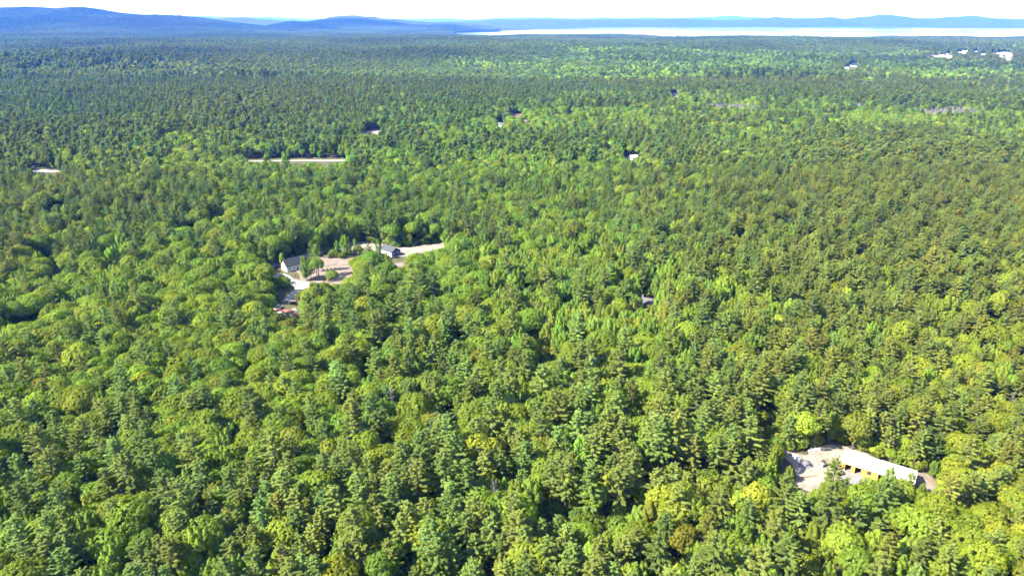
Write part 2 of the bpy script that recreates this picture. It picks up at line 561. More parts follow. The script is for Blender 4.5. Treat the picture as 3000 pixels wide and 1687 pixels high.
vis(K2([(420, 410), (700, 300), (830, 280), (960, 260), (1110, 215), (1340, 140), (1560, 125), (1720, 140), (1790, 150), (1960, 190), (2070, 190), (2300, 150), (2560, 125), (2480, 200),
        (2130, 260), (2060, 310), (2000, 420), (1870, 450), (1850, 310), (1700, 200), (1530, 200), (1350, 330), (1340, 470), (1390, 490), (1310, 600), (1060, 590), (860, 610), (740, 730),
        (600, 800), (560, 800), (480, 760), (500, 700), (620, 640), (600, 590), (440, 550), (420, 470)]))
# yard with the shed and the red things
sheet("yard", K2([(400, 860), (620, 850), (800, 850), (900, 980), (800, 1120), (600, 1120), (430, 1060)]), M['lawn'], 0.05)
vis(K2([(440, 880), (520, 890), (600, 830), (710, 830), (740, 960), (745, 1030), (690, 1030), (600, 985), (450, 995)]))
# house in the middle of the wood
sheet("yard", K4([(1350, 520), (1480, 420), (1660, 440), (1760, 560), (1650, 700), (1400, 700)]), M['floor'], 0.03)
vis(K4([(1450, 560), (1495, 470), (1570, 480), (1635, 525), (1620, 550), (1540, 580)]))
sheet("bare_patch", K4([(560, 760), (680, 560), (830, 545), (810, 640), (700, 760)]), M['soil'], 0.03)
vis(K4([(690, 590), (780, 570), (770, 610), (700, 620)]))
vis(K4([(990, 705), (1045, 700), (1045, 745), (990, 740)]))
# road across the wood on the left
sheet("road", K5([(120, 496), (310, 489), (510, 479), (830, 472), (1250, 467), (1840, 466), (1860, 478), (1600, 486), (1250, 483), (830, 486), (510, 492), (310, 501), (120, 508)]), M['gravel'], 0.05, 0.3, 6)
sheet("verge", K5([(500, 440), (900, 425), (1300, 425), (1850, 425), (1900, 500), (1600, 540), (1200, 520), (800, 520), (500, 505)]), M['lawn'], 0.03, 1.0, 6)
vis(K5([(530, 474), (630, 474), (630, 490), (530, 493)]))
vis(K5([(680, 462), (740, 462), (740, 488), (680, 488)]))
vis(K5([(830, 452), (960, 448), (960, 490), (830, 492)]))
vis(K5([(1060, 450), (1250, 446), (1250, 488), (1060, 488)]))
vis(K5([(1305, 446), (1800, 446), (1800, 474), (1640, 484), (1480, 515), (1440, 515), (1430, 486), (1305, 486)]))
sheet("road", K8([(560, 740), (770, 735), (920, 765), (1250, 760), (1250, 790), (900, 805), (720, 825), (650, 855), (560, 830)]), M['gravel'], 0.04, 0.4, 4)
vis(K8([(600, 700), (770, 735), (920, 770), (1150, 765), (1150, 800), (720, 820), (650, 845), (600, 810)]))


def small_patch(name, poly, mat, view=True, grow=1.25):
    cx = sum(p[0] for p in poly) / len(poly); cy_ = sum(p[1] for p in poly) / len(poly)
    sheet(name, [(cx + (a - cx) * grow, cy_ + (b - cy_) * grow) for a, b in poly], mat, 0.05, 0.8, 5)
    if view:
        vis(poly)


small_patch("sandy_patch", K5([(1960, 112), (2030, 118), (2100, 85), (2210, 98), (2180, 140), (2030, 135)]), M['sand'])
small_patch("sandy_patch", K3([(1810, 845), (1930, 862), (1940, 830), (2005, 835), (2005, 900), (1930, 898), (1830, 882)]), M['sand'])
small_patch("bare_patch", K3([(385, 328), (445, 318), (545, 315), (540, 356), (450, 360)]), M['soil'])
small_patch("field", K3([(1115, 306), (1195, 310), (1195, 332), (1120, 328)]), M['sand'])
small_patch("track", K3([(580, 398), (610, 405), (655, 448), (632, 458), (590, 425)]), M['sand'])
small_patch("bare_patch", K3([(2425, 50), (2510, 52), (2512, 100), (2450, 108)]), M['soil'])
vis(K3([(255, 440), (320, 435), (320, 488), (270, 480)]))
vis(K7([(1705, 590), (1765, 605), (1765, 665), (1705, 640)]))
vis(K7([(800, 700), (900, 690), (915, 850), (800, 880)]))
small_patch("bare_patch", K7([(790, 880), (860, 870), (870, 915), (760, 930)]), M['soil'])
# gaps in the near wood where the floor shows
GAPS.append(crop([(1620, 870), (1690, 860), (1740, 930), (1770, 1030), (1730, 1110), (1690, 1100), (1690, 950)], 1700, 900, 800 / 2466))
# village
def vsheet(name, poly, mat, zoff=0.0):
    sheet(name, K6(poly), mat, 0.5, 1.0, 12, zoff)


vsheet("sandy_lot", [(560, 300), (680, 280), (980, 250), (1100, 270), (1070, 390), (950, 380), (700, 345)], M['soil'])
vsheet("sandy_lot", [(1860, 240), (2360, 220), (2370, 380), (2300, 430), (2200, 430), (2180, 390), (2030, 345), (2030, 300), (1870, 275)], M['soil'])
vsheet("gravel_lot", [(2030, 318), (2300, 318), (2350, 360), (2320, 378), (2040, 345)], M['sand'], 0.3)
VILL_AT = [(625, 300), (740, 335), (840, 325), (1010, 350), (985, 275), (1230, 240), (1310, 255), (1350, 217), (1568, 220), (1720, 284), (1930, 255), (2080, 248), (2180, 240), (2245, 280), (2140, 295), (2250, 402)]
for vx, vy in VILL_AT:
    vis(K6([(vx - 42, vy - 26), (vx + 42, vy - 26), (vx + 42, vy + 12), (vx - 42, vy + 12)]))
vis(K6([(680, 325), (960, 290), (1040, 300), (960, 330), (720, 350)]))
vis(K6([(1890, 245), (2300, 235), (2340, 340), (2310, 370), (2060, 340), (2060, 290)]))
small_patch("field", K9([(1255, 490), (1310, 485), (1320, 505), (1270, 520)]), M['lawn'])
vis(K9([(1220, 505), (1275, 470), (1315, 475), (1320, 500), (1300, 520), (1225, 526)]))
small_patch("field", K9([(1372, 590), (1432, 586), (1432, 608), (1368, 606)]), M['lawn'])
small_patch("field", K9([(1490, 588), (1540, 583), (1545, 594), (1490, 598)]), M['sand'])

# ------------------------------------------------------------------ buildings
def gable_house(name, label, cat, cx, cyy, ang, L, W, eave, ridge, wall, roof, gable=None, over=0.35, windows=(), doors=(), chimney=None, trim=None, group=None, z=None):
    """long axis on local x; windows: (side, position along it, sill, width, height), side f/b (long walls), l/r (gables)"""
    z0 = gz(cx, cyy) if z is None else z
    t = empty(name, cx, cyy, z0, ang)
    tag(t, label, cat, group)
    gable = gable or wall
    hl, hw = L / 2, W / 2
    th = 0.18
    w = MB()
    w.box(-hl, hl, -hw, -hw + th, -0.3, eave)
    w.build("wall", wall, t)
    MB().box(-hl, hl, hw - th, hw, -0.3, eave).build("wall", wall, t)
    pent = [(-hw + th + 0.002, -0.3), (hw - th - 0.002, -0.3), (hw - th - 0.002, eave), (0, ridge - th), (-hw + th + 0.002, eave)]
    for s in (-1, 1):
        g = MB().prism(pent, 'x', min(s * hl, s * (hl - th)) , max(s * hl, s * (hl - th)))
        g.build("gable_wall", gable, t)
    k = (ridge - eave) / hw
    for s in (-1, 1):
        e = hw + over
        ez = eave - over * k
        out = [(s * 0.0, ridge + 0.05), (s * e, ez + 0.05), (s * e, ez + 0.2), (0, ridge + 0.22)]
        if s < 0:
            out = out[::-1]
        MB().prism(out, 'x', -hl - over, hl + over).build("roof", roof, t)
    for side, pos, sill, ww, wh in windows:
        fr = MB(); pn = MB()
        if side in 'fb':
            y = -hw if side == 'f' else hw
            s = -1 if side == 'f' else 1
            y0, y1 = sorted((y + s * 0.002, y + s * 0.07)); p0, p1 = sorted((y + s * 0.072, y + s * 0.09))
            fr.box(pos - ww / 2, pos + ww / 2, y0, y1, sill, sill + wh)
            pn.box(pos - ww / 2 + 0.12, pos + ww / 2 - 0.12, p0, p1, sill + 0.12, sill + wh - 0.12)
        else:
            x = -hl if side == 'l' else hl
            s = -1 if side == 'l' else 1
            x0, x1 = sorted((x + s * 0.002, x + s * 0.07)); p0, p1 = sorted((x + s * 0.072, x + s * 0.09))
            fr.box(x0, x1, pos - ww / 2, pos + ww / 2, sill, sill + wh)
            pn.box(p0, p1, pos - ww / 2 + 0.12, pos + ww / 2 - 0.12, sill + 0.12, sill + wh - 0.12)
        f = fr.build("window", trim or M['trim'], t)
        pn.build("pane", M['glass'], f)
    for side, pos, ww, wh, mat in doors:
        d = MB()
        if side in 'fb':
            y = -hw if side == 'f' else hw; s = -1 if side == 'f' else 1
            y0, y1 = sorted((y + s * 0.003, y + s * 0.08)); d.box(pos - ww / 2, pos + ww / 2, y0, y1, 0.05, wh)
        else:
            x = -hl if side == 'l' else hl; s = -1 if side == 'l' else 1
            x0, x1 = sorted((x + s * 0.003, x + s * 0.08)); d.box(x0, x1, pos - ww / 2, pos + ww / 2, 0.05, wh)
        d.build("door", mat, t)
    if chimney:
        MB().box(chimney[0] - 0.4, chimney[0] + 0.4, chimney[1] - 0.4, chimney[1] + 0.4, eave, ridge + 0.9).build("chimney", M['brown_wood'], t)
    return t


# the long building with a white roof, walls still in yellow sheathing
def workshop():
    pL, pR = gp(*K1([(920, 440)])[0], 3.1), gp(*K1([(1850, 725)])[0], 3.1)
    bL, bR = gp(*K1([(955, 280)])[0], 3.1), gp(*K1([(1900, 545)])[0], 3.1)
    cx = (pL[0] + pR[0] + bL[0] + bR[0]) / 4; cyy = (pL[1] + pR[1] + bL[1] + bR[1]) / 4
    ang = math.atan2(pR[1] - pL[1], pR[0] - pL[0])
    L = math.hypot(pR[0] - pL[0], pR[1] - pL[1]) - 0.6
    W = 7.6
    t = empty("workshop", cx, cyy, 0, ang)
    tag(t, "long white-roofed workshop with unfinished yellow walls and open garage bays in the sand yard", "building")
    hl, hw, ev, rd, th = L / 2, W / 2, 3.05, 4.6, 0.16
    # front wall built round its openings: (x0, x1, z0, z1)
    x = lambda q: -hl + q * L
    ops = [(x(0.050), x(0.138), 0.06, 2.5), (x(0.193), x(0.282), 0.06, 2.5), (x(0.365), x(0.425), 1.1, 2.3), (x(0.52), x(0.61), 0.06, 2.5), (x(0.68), x(0.77), 0.06, 2.5)]
    w = MB()
    cur = -hl
    for a, b, z0, z1 in ops:
        w.box(cur, a, -hw, -hw + th, 0.06, ev)
        w.box(a, b, -hw, -hw + th, z1, ev)
        if z0 > 0.1:
            w.box(a, b, -hw, -hw + th, 0.06, z0)
        cur = b
    w.box(cur, hl, -hw, -hw + th, 0.06, ev)
    w.build("front_wall", M['yellow'], t)
    MB().box(-hl, hl, hw - th, hw, 0.06, ev).build("back_wall", M['yellow'], t)
    pent = [(-hw + th + 0.002, 0.06), (hw - th - 0.002, 0.06), (hw - th - 0.002, ev), (0, rd - 0.12), (-hw + th + 0.002, ev)]
    for s in (-1, 1):
        MB().prism(pent, 'x', min(s * hl, s * (hl - th)), max(s * hl, s * (hl - th))).build("gable_wall", M['yellow'], t)
    MB().box(-hl - 0.1, hl + 0.1, -hw - 0.15, hw + 0.1, -0.3, 0.055).build("floor_slab", M['concrete'], t)
    k = (rd - ev) / hw
    e = hw + 0.35; ez = ev - 0.35 * k
    npan = 11
    for s in (-1, 1):
        for i in range(npan):
            a = -hl - 0.3 + (L + 0.6) * i / npan + 0.012; b = -hl - 0.3 + (L + 0.6) * (i + 1) / npan - 0.012
            o = [(0.0, rd + 0.05), (s * e, ez + 0.05), (s * e, ez + 0.17), (0, rd + 0.17)]
            if s < 0:
                o = o[::-1]
            MB().prism(o, 'x', a, b).build("roof_panel", M['white_metal'], t)
        o = [(s * 0.0, rd + 0.0), (s * (e - 0.04), ez + 0.0), (s * (e - 0.04), ez + 0.048), (0, rd + 0.048)]
        if s < 0:
            o = o[::-1]
        MB().prism(o, 'x', -hl - 0.26, hl + 0.26).build("roof_deck", M['brown_wood'], t)
        y0, y1 = sorted((s * e, s * (e + 0.05)))
        MB().box(-hl - 0.3, hl + 0.3, y0, y1, ez - 0.12, ez + 0.045).build("fascia", M['yellow'] if s < 0 else M['brown_wood'], t)
    MB().prism([(-0.28, rd + 0.115), (0, rd + 0.24), (0.28, rd + 0.115)], 'x', -hl - 0.32, hl + 0.32).build("ridge_cap", M['white_metal'], t)
    for a, b, z0, z1 in ops:
        f = MB()
        f.box(a - 0.02, a + 0.09, -hw - 0.03, -hw + th + 0.02, z0, z1); f.box(b - 0.09, b + 0.02, -hw - 0.03, -hw + th + 0.02, z0, z1)
        f.box(a + 0.09, b - 0.09, -hw - 0.03, -hw + th + 0.02, z1 - 0.12, z1 + 0.01)
        if z0 > 0.1:
            f.box(a + 0.09, b - 0.09, -hw - 0.03, -hw + th + 0.02, z0 - 0.01, z0 + 0.1)
        fo = f.build("window_frame" if z0 > 0.1 else "bay_frame", M['dark_trim'], t)
        if z0 > 0.1:
            MB().box(a + 0.09, b - 0.09, -hw + 0.06, -hw + 0.08, z0 + 0.1, z1 - 0.12).build("pane", M['glass'], fo)
    # studs seen through the open bays
    for i in range(14):
        xx = -hl + 0.8 + i * (L - 1.6) / 13
        MB().box(xx - 0.04, xx + 0.04, hw - th - 0.14, hw - th - 0.004, 0.06, ev).build("stud", M['brown_wood'], t)
    return t, (cx, cyy, ang, L, W)


WS, (wx, wy, wa, wL, wW) = workshop()

# white house with the dark roof
p0, p1 = gp(*K2([(515, 450)])[0]), gp(*K2([(590, 492)])[0])
ax = Vector((0.72, 0.69)).normalized()
pv = Vector((ax.y, -ax.x))
gcen = Vector(((p0[0] + p1[0]) / 2, (p0[1] + p1[1]) / 2))
Lh = 12.0
hc = gcen + ax * Lh / 2
gable_house("cottage", "cream-white house with steep dark roof beside the gravel drive, gable end facing left", "house", hc.x, hc.y, math.atan2(ax.y, ax.x), Lh, 7.2, 3.2, 6.6,
            M['white_paint'], M['slate_roof'], windows=[('f', -4.2, 1.0, 1.1, 1.4), ('f', -1.2, 1.0, 1.1, 1.4), ('f', 3.0, 1.0, 1.1, 1.4), ('l', 1.6, 1.0, 1.0, 1.4), ('l', -0.2, 3.9, 0.9, 1.1)],
            doors=[('f', 0.9, 1.0, 2.1, M['brown_wood'])])
# blue-grey house
b0, b1 = Vector(gp(*K2([(1868, 297)])[0])), Vector(gp(*K2([(1962, 276)])[0]))
ax = Vector((0.74, -0.67)).normalized()
hc = (b0 + b1) / 2 - ax * 5.6
gable_house("bungalow", "navy house with grey roof and pale front beside the sandy lot", "house", hc.x, hc.y, math.atan2(ax.y, ax.x), 11.2, 7.0, 2.9, 5.2,
            M['pale_blue'], M['grey_roof'], gable=M['navy'],
            windows=[('r', -1.7, 1.0, 1.2, 1.4), ('r', 1.5, 1.0, 1.2, 1.4), ('f', -3.6, 1.0, 1.3, 1.3), ('f', 2.8, 1.0, 1.3, 1.3)], doors=[('f', 0.2, 1.0, 2.1, M['navy'])], chimney=(-1.5, 1.2))
# steps and air unit at the gable end of the navy house
ex = Vector(gp(*K2([(1985, 268)])[0]))
st = empty("wooden_steps", ex.x, ex.y, 0, math.atan2(ax.y, ax.x)); tag(st, "small dark wooden steps against the gable end of the navy house", "steps")
for i in range(3):
    MB().box(-0.6 + 0.32 * i, 0.6, -0.7, 0.7, 0.0 + 0.2 * i, 0.2 + 0.2 * i - 0.005).build("step", M['brown_wood'], st)
for s in (-0.68, 0.68):
    m_ = MB(); m_.box(0.5, 0.58, s - 0.04, s + 0.04, 0.602, 1.5); m_.box(-0.1, 0.498, s - 0.04, s + 0.04, 1.42, 1.5); m_.build("handrail", M['brown_wood'], st)

# little shed
s0, s1 = Vector(gp(*K2([(608, 900)])[0])), Vector(gp(*K2([(700, 892)])[0]))
sc_ = (s0 + s1) / 2
sh = empty("garden_shed", sc_.x, sc_.y + 1.2, 0, 0.05)
tag(sh, "tiny open-fronted shed with flat light-grey roof at the foot of the drive", "shed")
MB().box(-1.6, 1.6, 1.1, 1.2, 0, 2.2).build("back_wall", M['brown_wood'], sh)
MB().box(1.5, 1.6, -1.1, 1.098, 0, 2.3).build("side_wall", M['brown_wood'], sh)
MB().box(-1.6, -1.5, -0.2, 1.098, 0, 2.3).build("side_wall", M['brown_wood'], sh)
for x_ in (-1.5, 0.0, 1.5):
    MB().box(x_ - 0.06, x_ + 0.06, -1.32, -1.2, 0, 2.5).build("post", M['brown_wood'], sh)
MB().prism([(-1.7, 2.5), (-1.7, 2.62), (1.4, 2.42), (1.4, 2.3)], 'x', -1.9, 1.9).build("roof", M['light_roof'], sh)

# red-roofed hut bits, van, car near the shed
q = gp(*K2([(607, 975)])[0], 1.5)
gable_house("red_roofed_hut", "small hut with faded red roof and white ridge under the trees near the little shed", "hut", q[0], q[1], -0.25, 4.4, 3.0, 1.9, 2.7, M['white_paint'], M['salmon'], over=0.2,
            doors=[('f', 0.4, 0.8, 1.7, M['brown_wood'])])
q = gp(*K2([(712, 1010)])[0], 1.2)
gable_house("pink_roofed_hut", "low shelter with pinkish red roof, nearest of the red roofs by the shed", "hut", q[0], q[1], -0.15, 2.8, 2.4, 1.5, 2.1, M['brown_wood'], M['salmon'], over=0.15,
            doors=[('f', 0.0, 0.7, 1.3, M['dark_trim'])])


def wheel(parent, x, y, r=0.34, w=0.24):
    t = MB().tube([(x, y - w / 2, r), (x, y + w / 2, r)], [r, r], 12).build("wheel", M['black'], parent)
    s = -1 if y < 0 else 1
    a, b = sorted((y + s * (w / 2 + 0.003), y + s * (w / 2 + 0.02)))
    MB().tube([(x, a, r), (x, b, r)], [r * 0.6, r * 0.6], 10).build("rim", M['grey_metal'], t)


def vehicle(name, label, cat, x, y, ang, prof, cabin, width, paint, z=0.0):
    """prof: side outline (x,z) of the lower body; cabin: outline of the glasshouse"""
    t = empty(name, x, y, z, ang); tag(t, label, cat)
    MB().prism(prof, 'y', -width / 2, width / 2).build("body", paint, t)
    MB().prism(cabin, 'y', -width / 2 + 0.12, width / 2 - 0.12).build("windows", M['glass'], t)
    xs = [p[0] for p in cabin if p[1] > max(q[1] for q in cabin) - 0.05]
    zt = max(q[1] for q in cabin)
    MB().box(min(xs) - 0.03, max(xs) + 0.03, -width / 2 + 0.1, width / 2 - 0.1, zt + 0.002, zt + 0.07).build("roof", paint, t)
    L = max(p[0] for p in prof)
    for sx in (-1, 1):
        for sy in (-1, 1):
            wheel(t, sx * L * 0.62, sy * (width / 2 - 0.08))
    for sy in (-1, 1):
        MB().box(L + 0.003, L + 0.04, sy * width * 0.36 - 0.16, sy * width * 0.36 + 0.16, 0.62, 0.78).build("headlight", M['trim'], t)
        MB().box(-L - 0.04, -L - 0.003, sy * width * 0.38 - 0.12, sy * width * 0.38 + 0.12, 0.66, 0.84).build("tail_light", M['red'], t)
    return t


q = gp(*K2([(488, 952)])[0], 0.8)
vehicle("red_car", "dark red car parked half under the oak left of the red-roofed hut", "car", q[0], q[1], 0.1,
        [(-2.1, 0.3), (2.1, 0.3), (2.15, 0.75), (1.2, 0.95), (-1.9, 1.0), (-2.15, 0.8)], [(-1.8, 1.0), (1.0, 0.96), (0.4, 1.42), (-1.3, 1.45)], 1.8, M['red'])
q = gp(*K2([(475, 905)])[0], 1.4)
vehicle("white_van", "white van parked behind the dark red car under the oak", "van", q[0], q[1], 1.25,
        [(-2.6, 0.35), (2.6, 0.35), (2.65, 0.95), (1.9, 1.25), (-2.6, 1.3)], [(-2.55, 1.3), (1.8, 1.26), (1.3, 2.05), (-2.5, 2.1)], 1.95, M['white_veh'])
q = gp(*K2([(480, 985)])[0], 0.5)
# white utility trailer in front of the red car
tr = empty("utility_trailer", q[0], q[1], 0, 0.3); tag(tr, "low white utility trailer in front of the dark red car", "trailer")
MB().box(-1.5, 1.5, -0.85, 0.85, 0.55, 0.65).build("bed", M['white_veh'], tr)
for s in (-1, 1):
    MB().box(-1.5, 1.5, min(s * 0.8, s * 0.85), max(s * 0.8, s * 0.85), 0.652, 1.05).build("side_panel", M['white_veh'], tr)
    wheel(tr, 0.0, s * 1.0, 0.32, 0.2)
MB().tube([(1.5, 0, 0.58), (2.6, 0, 0.5)], [0.05, 0.05], 6).build("tow_bar", M['grey_metal'], tr)
q = gp(*K2([(685, 942)])[0])


def mound(name, label, cat, x, y, r, h, mat, seed, squash=1.0):
    rr = random.Random(seed)
    n, m_ = 9, 22
    vs, fs = [(0, 0, h)], []
    for i in range(1, n + 1):
        for j in range(m_):
            a = 2 * math.pi * j / m_
            q_ = i / n
            rad = r * q_ * (1 + 0.18 * math.sin(2 * a + seed) + rr.uniform(-0.05, 0.05))
            vs.append((rad * math.cos(a), rad * math.sin(a) * squash, max(-0.1, h * (math.cos(q_ * math.pi) * 0.5 + 0.5) + rr.uniform(-0.06, 0.06) * h - (0.1 if i == n else 0))))
    for j in range(m_):
        fs.append((0, 1 + j, 1 + (j + 1) % m_))
    for i in range(n - 1):
        for j in range(m_):
            a, b = 1 + i * m_ + j, 1 + i * m_ + (j + 1) % m_
            fs.append((a, a + m_, b + m_, b))
    o = MB().add(vs, fs).build(name, mat, smooth=True)
    o.location = (x, y, 0)
    return tag(o, label, cat)


mound("sand_pile", "cream heap of sand right of the tiny open shed", "sand pile", q[0], q[1], 1.9, 1.0, M['sand'], 3)
# orange traffic-orange drum by the lot
q = gp(*K2([(1080, 612)])[0])
dr = empty("orange_mixer", q[0], q[1], 0, 0.4); tag(dr, "small orange cement mixer at the edge of the dirt lot", "cement mixer")
MB().tube([(-0.5, 0, 1.0), (-0.3, 0, 1.05), (0.2, 0, 1.25), (0.6, 0, 1.5)], [0.3, 0.5, 0.5, 0.25], 12).build("drum", M['orange'], dr)
for s in (-1, 1):
    MB().tube([(-0.5, s * 0.45, 0.0), (0, s * 0.45, 1.1)], [0.04, 0.04]).build("leg", M['grey_metal'], dr)
    MB().tube([(0.5, s * 0.45, 0.0), (0, s * 0.45, 1.1)], [0.04, 0.04]).build("leg", M['grey_metal'], dr)


def utility_pole(px, row, h, label, arm=True, wires=None, rz=0.0):
    x, y = gp(px, row)
    t = empty("utility_pole", x, y, 0, rz); tag(t, label, "utility pole", "wooden utility poles")
    MB().tube([(0, 0, -0.3), (0, 0, h)], [0.16, 0.11], 8).build("post", M['pole'], t)
    if arm:
        MB().box(-1.1, 1.1, -0.14, -0.112, h - 0.8, h - 0.66).build("crossarm", M['pole'], t)
        for xx in (-1.0, -0.4, 0.4, 1.0):
            MB().tube([(xx, -0.127, h - 0.655), (xx, -0.127, h - 0.45)], [0.05, 0.035], 6).build("insulator", M['grey_metal'], t)
    return x, y, h


a_ = utility_pole(*K2([(531, 540)])[0], 7.2, "wooden utility pole in front of the cream-white house gable")
b_ = utility_pole(*K2([(690, 664)])[0], 7.6, "wooden utility pole standing at the bend of the gravel drive")
c_ = utility_pole(*K7([(845, 862)])[0], 8.5, "wooden utility pole in the dark gap of the left wood, further left", rz=0.9)
d_ = utility_pole(*K7([(905, 842)])[0], 10.5, "wooden utility pole in the dark gap of the left wood, further right", rz=0.9)


def span_wire(p, q, label, sag=0.8):
    pts = []
    for i in range(13):
        t = i / 12
        pts.append((p[0] + (q[0] - p[0]) * t, p[1] + (q[1] - p[1]) * t, p[2] + (q[2] - p[2]) * t - sag * 4 * t * (1 - t)))
    o = MB().tube(pts, [0.035] * 13, 4).build("overhead_wire", M['wire'])
    return tag(o, label, "wire", "overhead wires")


span_wire((a_[0], a_[1] - 0.13, a_[2] - 0.5), (b_[0], b_[1] - 0.13, b_[2] - 0.5), "sagging wire between the two poles by the gravel drive")
span_wire((c_[0], c_[1] - 0.1, c_[2] - 0.4), (c_[0] - 22, c_[1] + 4, 8.0), "upper pale wire running left from the pole in the dark gap", 0.4)
span_wire((c_[0], c_[1] - 0.1, c_[2] - 1.4), (c_[0] - 22, c_[1] + 3, 7.0), "lower pale wire running left from the pole in the dark gap", 0.4)

# grey-roofed house in the middle of the wood
q = gp(*K4([(1545, 530)])[0], 4.0)
gable_house("wood_house", "house with pale grey roof almost hidden among the oaks right of centre", "house", q[0], q[1] + 1.5, math.radians(-38), 10.5, 8.0, 2.9, 5.0, M['navy'], M['light_roof'],
            windows=[('f', -2.5, 1.0, 1.2, 1.2), ('f', 2.0, 1.0, 1.2, 1.2), ('l', 0.0, 1.0, 1.2, 1.2)], doors=[('f', 0, 1.0, 2.0, M['trim'])], chimney=(-3.6, 1.2))
# white boat on the grass left of it
q = gp(*K4([(1018, 722)])[0])
bo = empty("rowing_boat", q[0], q[1], 0, 0.6); tag(bo, "small white boat lying in a gap of the trees left of the hidden house", "boat")
hull = MB(); st_ = []
for i in range(9):
    t = i / 8
    wd = 0.75 * math.sin(math.pi * (0.12 + 0.86 * t) ** 0.8) + 0.04
    st_.append((-2.2 + 4.4 * t, wd))
vs, fs = [], []
for x_, wd in st_:
    vs += [(x_, -wd, 0.75), (x_, -wd * 0.7, 0.25), (x_, 0, 0.08), (x_, wd * 0.7, 0.25), (x_, wd, 0.75)]
for i in range(8):
    for j in range(4):
        a = i * 5 + j
        fs.append((a, a + 1, a + 6, a + 5))
fs.append((0, 1, 2, 3, 4)); fs.append((44, 43, 42, 41, 40))
hull.add(vs, fs).build("hull", M['white_veh'], bo)
for x_ in (-1.0, 0.6):
    MB().box(x_ - 0.14, x_ + 0.14, -0.6, 0.6, 0.6, 0.66).build("bench", M['trim'], bo)

# single roofs far off in the wood
q = gp(*K3([(1968, 868)])[0], 3)
gable_house("far_cottage", "small white cottage in a sandy gap right of the photo's centre line", "house", q[0], q[1] + 6, 0.5, 8.0, 6.5, 2.8, 4.6, M['white_paint'], M['white_metal'],
            windows=[('f', -2, 1, 1.2, 1.2), ('f', 2, 1, 1.2, 1.2)], doors=[('f', 0, 1.0, 2.0, M['salmon'])])
q = gp(*K3([(295, 462)])[0], 3)
gable_house("far_cottage", "bluish-roofed house half sunk in trees, centre of the middle distance", "house", q[0], q[1] + 6, -0.9, 11, 8, 3.0, 5.4, M['pale_blue'], M['light_roof'],
            windows=[('f', -2.5, 1, 1.2, 1.2), ('r', 0, 1, 1.2, 1.2)])
q = gp(*K7([(1735, 625)])[0], 4)
gable_house("hidden_house", "pale blue-grey roof peeping out between oaks left of the clearing", "house", q[0], q[1], -0.7, 7.5, 5.5, 2.8, 4.4, M['pale_blue'], M['light_roof'],
            windows=[('f', 0, 1, 1.2, 1.2)])
q = gp(708, 300 - 4, 3)
gable_house("far_cottage", "bluish roof low in the dark pines of the left far wood", "house", q[0], q[1], 0.3, 14, 9, 3.2, 5.6, M['pale_blue'], M['light_roof'], windows=[('f', -3, 1, 1.4, 1.2), ('f', 3, 1, 1.4, 1.2)])
vis([(702, 292), (715, 292), (715, 300), (702, 300)])
q = gp(2470 - 2, 200, 3)

# village: (crop x, crop y, length, width, angle, wall, roof, label)
VILL = [(625, 300, 16, 9, 0.2, 'white_paint', 'light_roof', "westernmost small white house of the far village, lying at its left tip"),
        (740, 335, 15, 9, -0.3, 'white_paint', 'sand', "tan-roofed house nearest the left tip of the far village"),
        (840, 325, 20, 10, 0.1, 'white_paint', 'white_metal', "white-roofed house second in the left row of the far village"),
        (1010, 350, 24, 13, -0.5, 'white_paint', 'white_metal', "broad white house standing forward at the left part of the far village"),
        (985, 275, 16, 9, 0.5, 'white_paint', 'light_roof', "grey-white house right behind the broad forward house of the far village"),
        (1230, 240, 12, 9, 1.2, 'white_paint', 'white_metal', "narrow white house left of the two big white roofs in the far village"),
        (1310, 255, 18, 10, 0.0, 'white_paint', 'white_metal', "lower of the two big white roofs in the middle of the far village"),
        (1350, 217, 24, 12, 0.1, 'white_paint', 'white_metal', "upper and larger of the two big white roofs in the far village"),
        (1568, 220, 14, 10, 0.9, 'white_paint', 'white_metal', "lone white house between the two halves of the far village"),
        (1720, 284, 28, 15, 0.2, 'white_paint', 'white_metal', "big white hall alone in trees left of the pale right lot of the village"),
        (1930, 255, 26, 10, 0.0, 'white_paint', 'light_roof', "long pale shed at the left corner of the right village lot"),
        (2080, 248, 28, 10, 0.05, 'white_paint', 'white_metal', "long white shed along the back of the right village lot"),
        (2180, 240, 26, 11, 0.0, 'white_paint', 'white_metal', "white shed at the back right of the right village lot"),
        (2245, 280, 24, 14, -0.3, 'white_paint', 'white_metal', "white house in the middle of the right village lot"),
        (2140, 295, 20, 12, 0.4, 'white_paint', 'slate_roof', "dark-roofed house in the middle of the right village lot"),
        (2250, 402, 24, 13, 0.1, 'white_paint', 'white_metal', "white house nearest the camera below the right village lot")]
for vx, vy, L, W, an, wl, rf, lab in VILL:
    px, row = K6([(vx, vy)])[0]
    q = gp(px, row + 1.5)
    gable_house("village_house", lab, "house", q[0], q[1], an, L, W, 4.0, 4.0 + W * 0.33, M[wl], M[rf], windows=[('f', -L * 0.3, 1.2, 1.6, 1.5), ('f', L * 0.3, 1.2, 1.6, 1.5)],
                doors=[('f', 0, 1.4, 2.2, M['brown_wood'])], group="houses of the far village")
q = gp(*K9([(1230, 517)])[0])
gable_house("far_cottage", "small white house at the left foot of the lone far field", "house", q[0], q[1], 0.2, 14, 10, 4, 7.0, M['white_paint'], M['white_metal'], windows=[('f', 3, 1, 1.4, 1.3)])
q = gp(*K9([(1292, 488)])[0])
gable_house("far_cottage", "white house with dark roof at the top of the lone far field", "house", q[0], q[1], -0.2, 16, 10, 4, 7.4, M['white_paint'], M['slate_roof'], windows=[('f', -3, 1, 1.4, 1.3), ('f', 3, 1, 1.4, 1.3)])

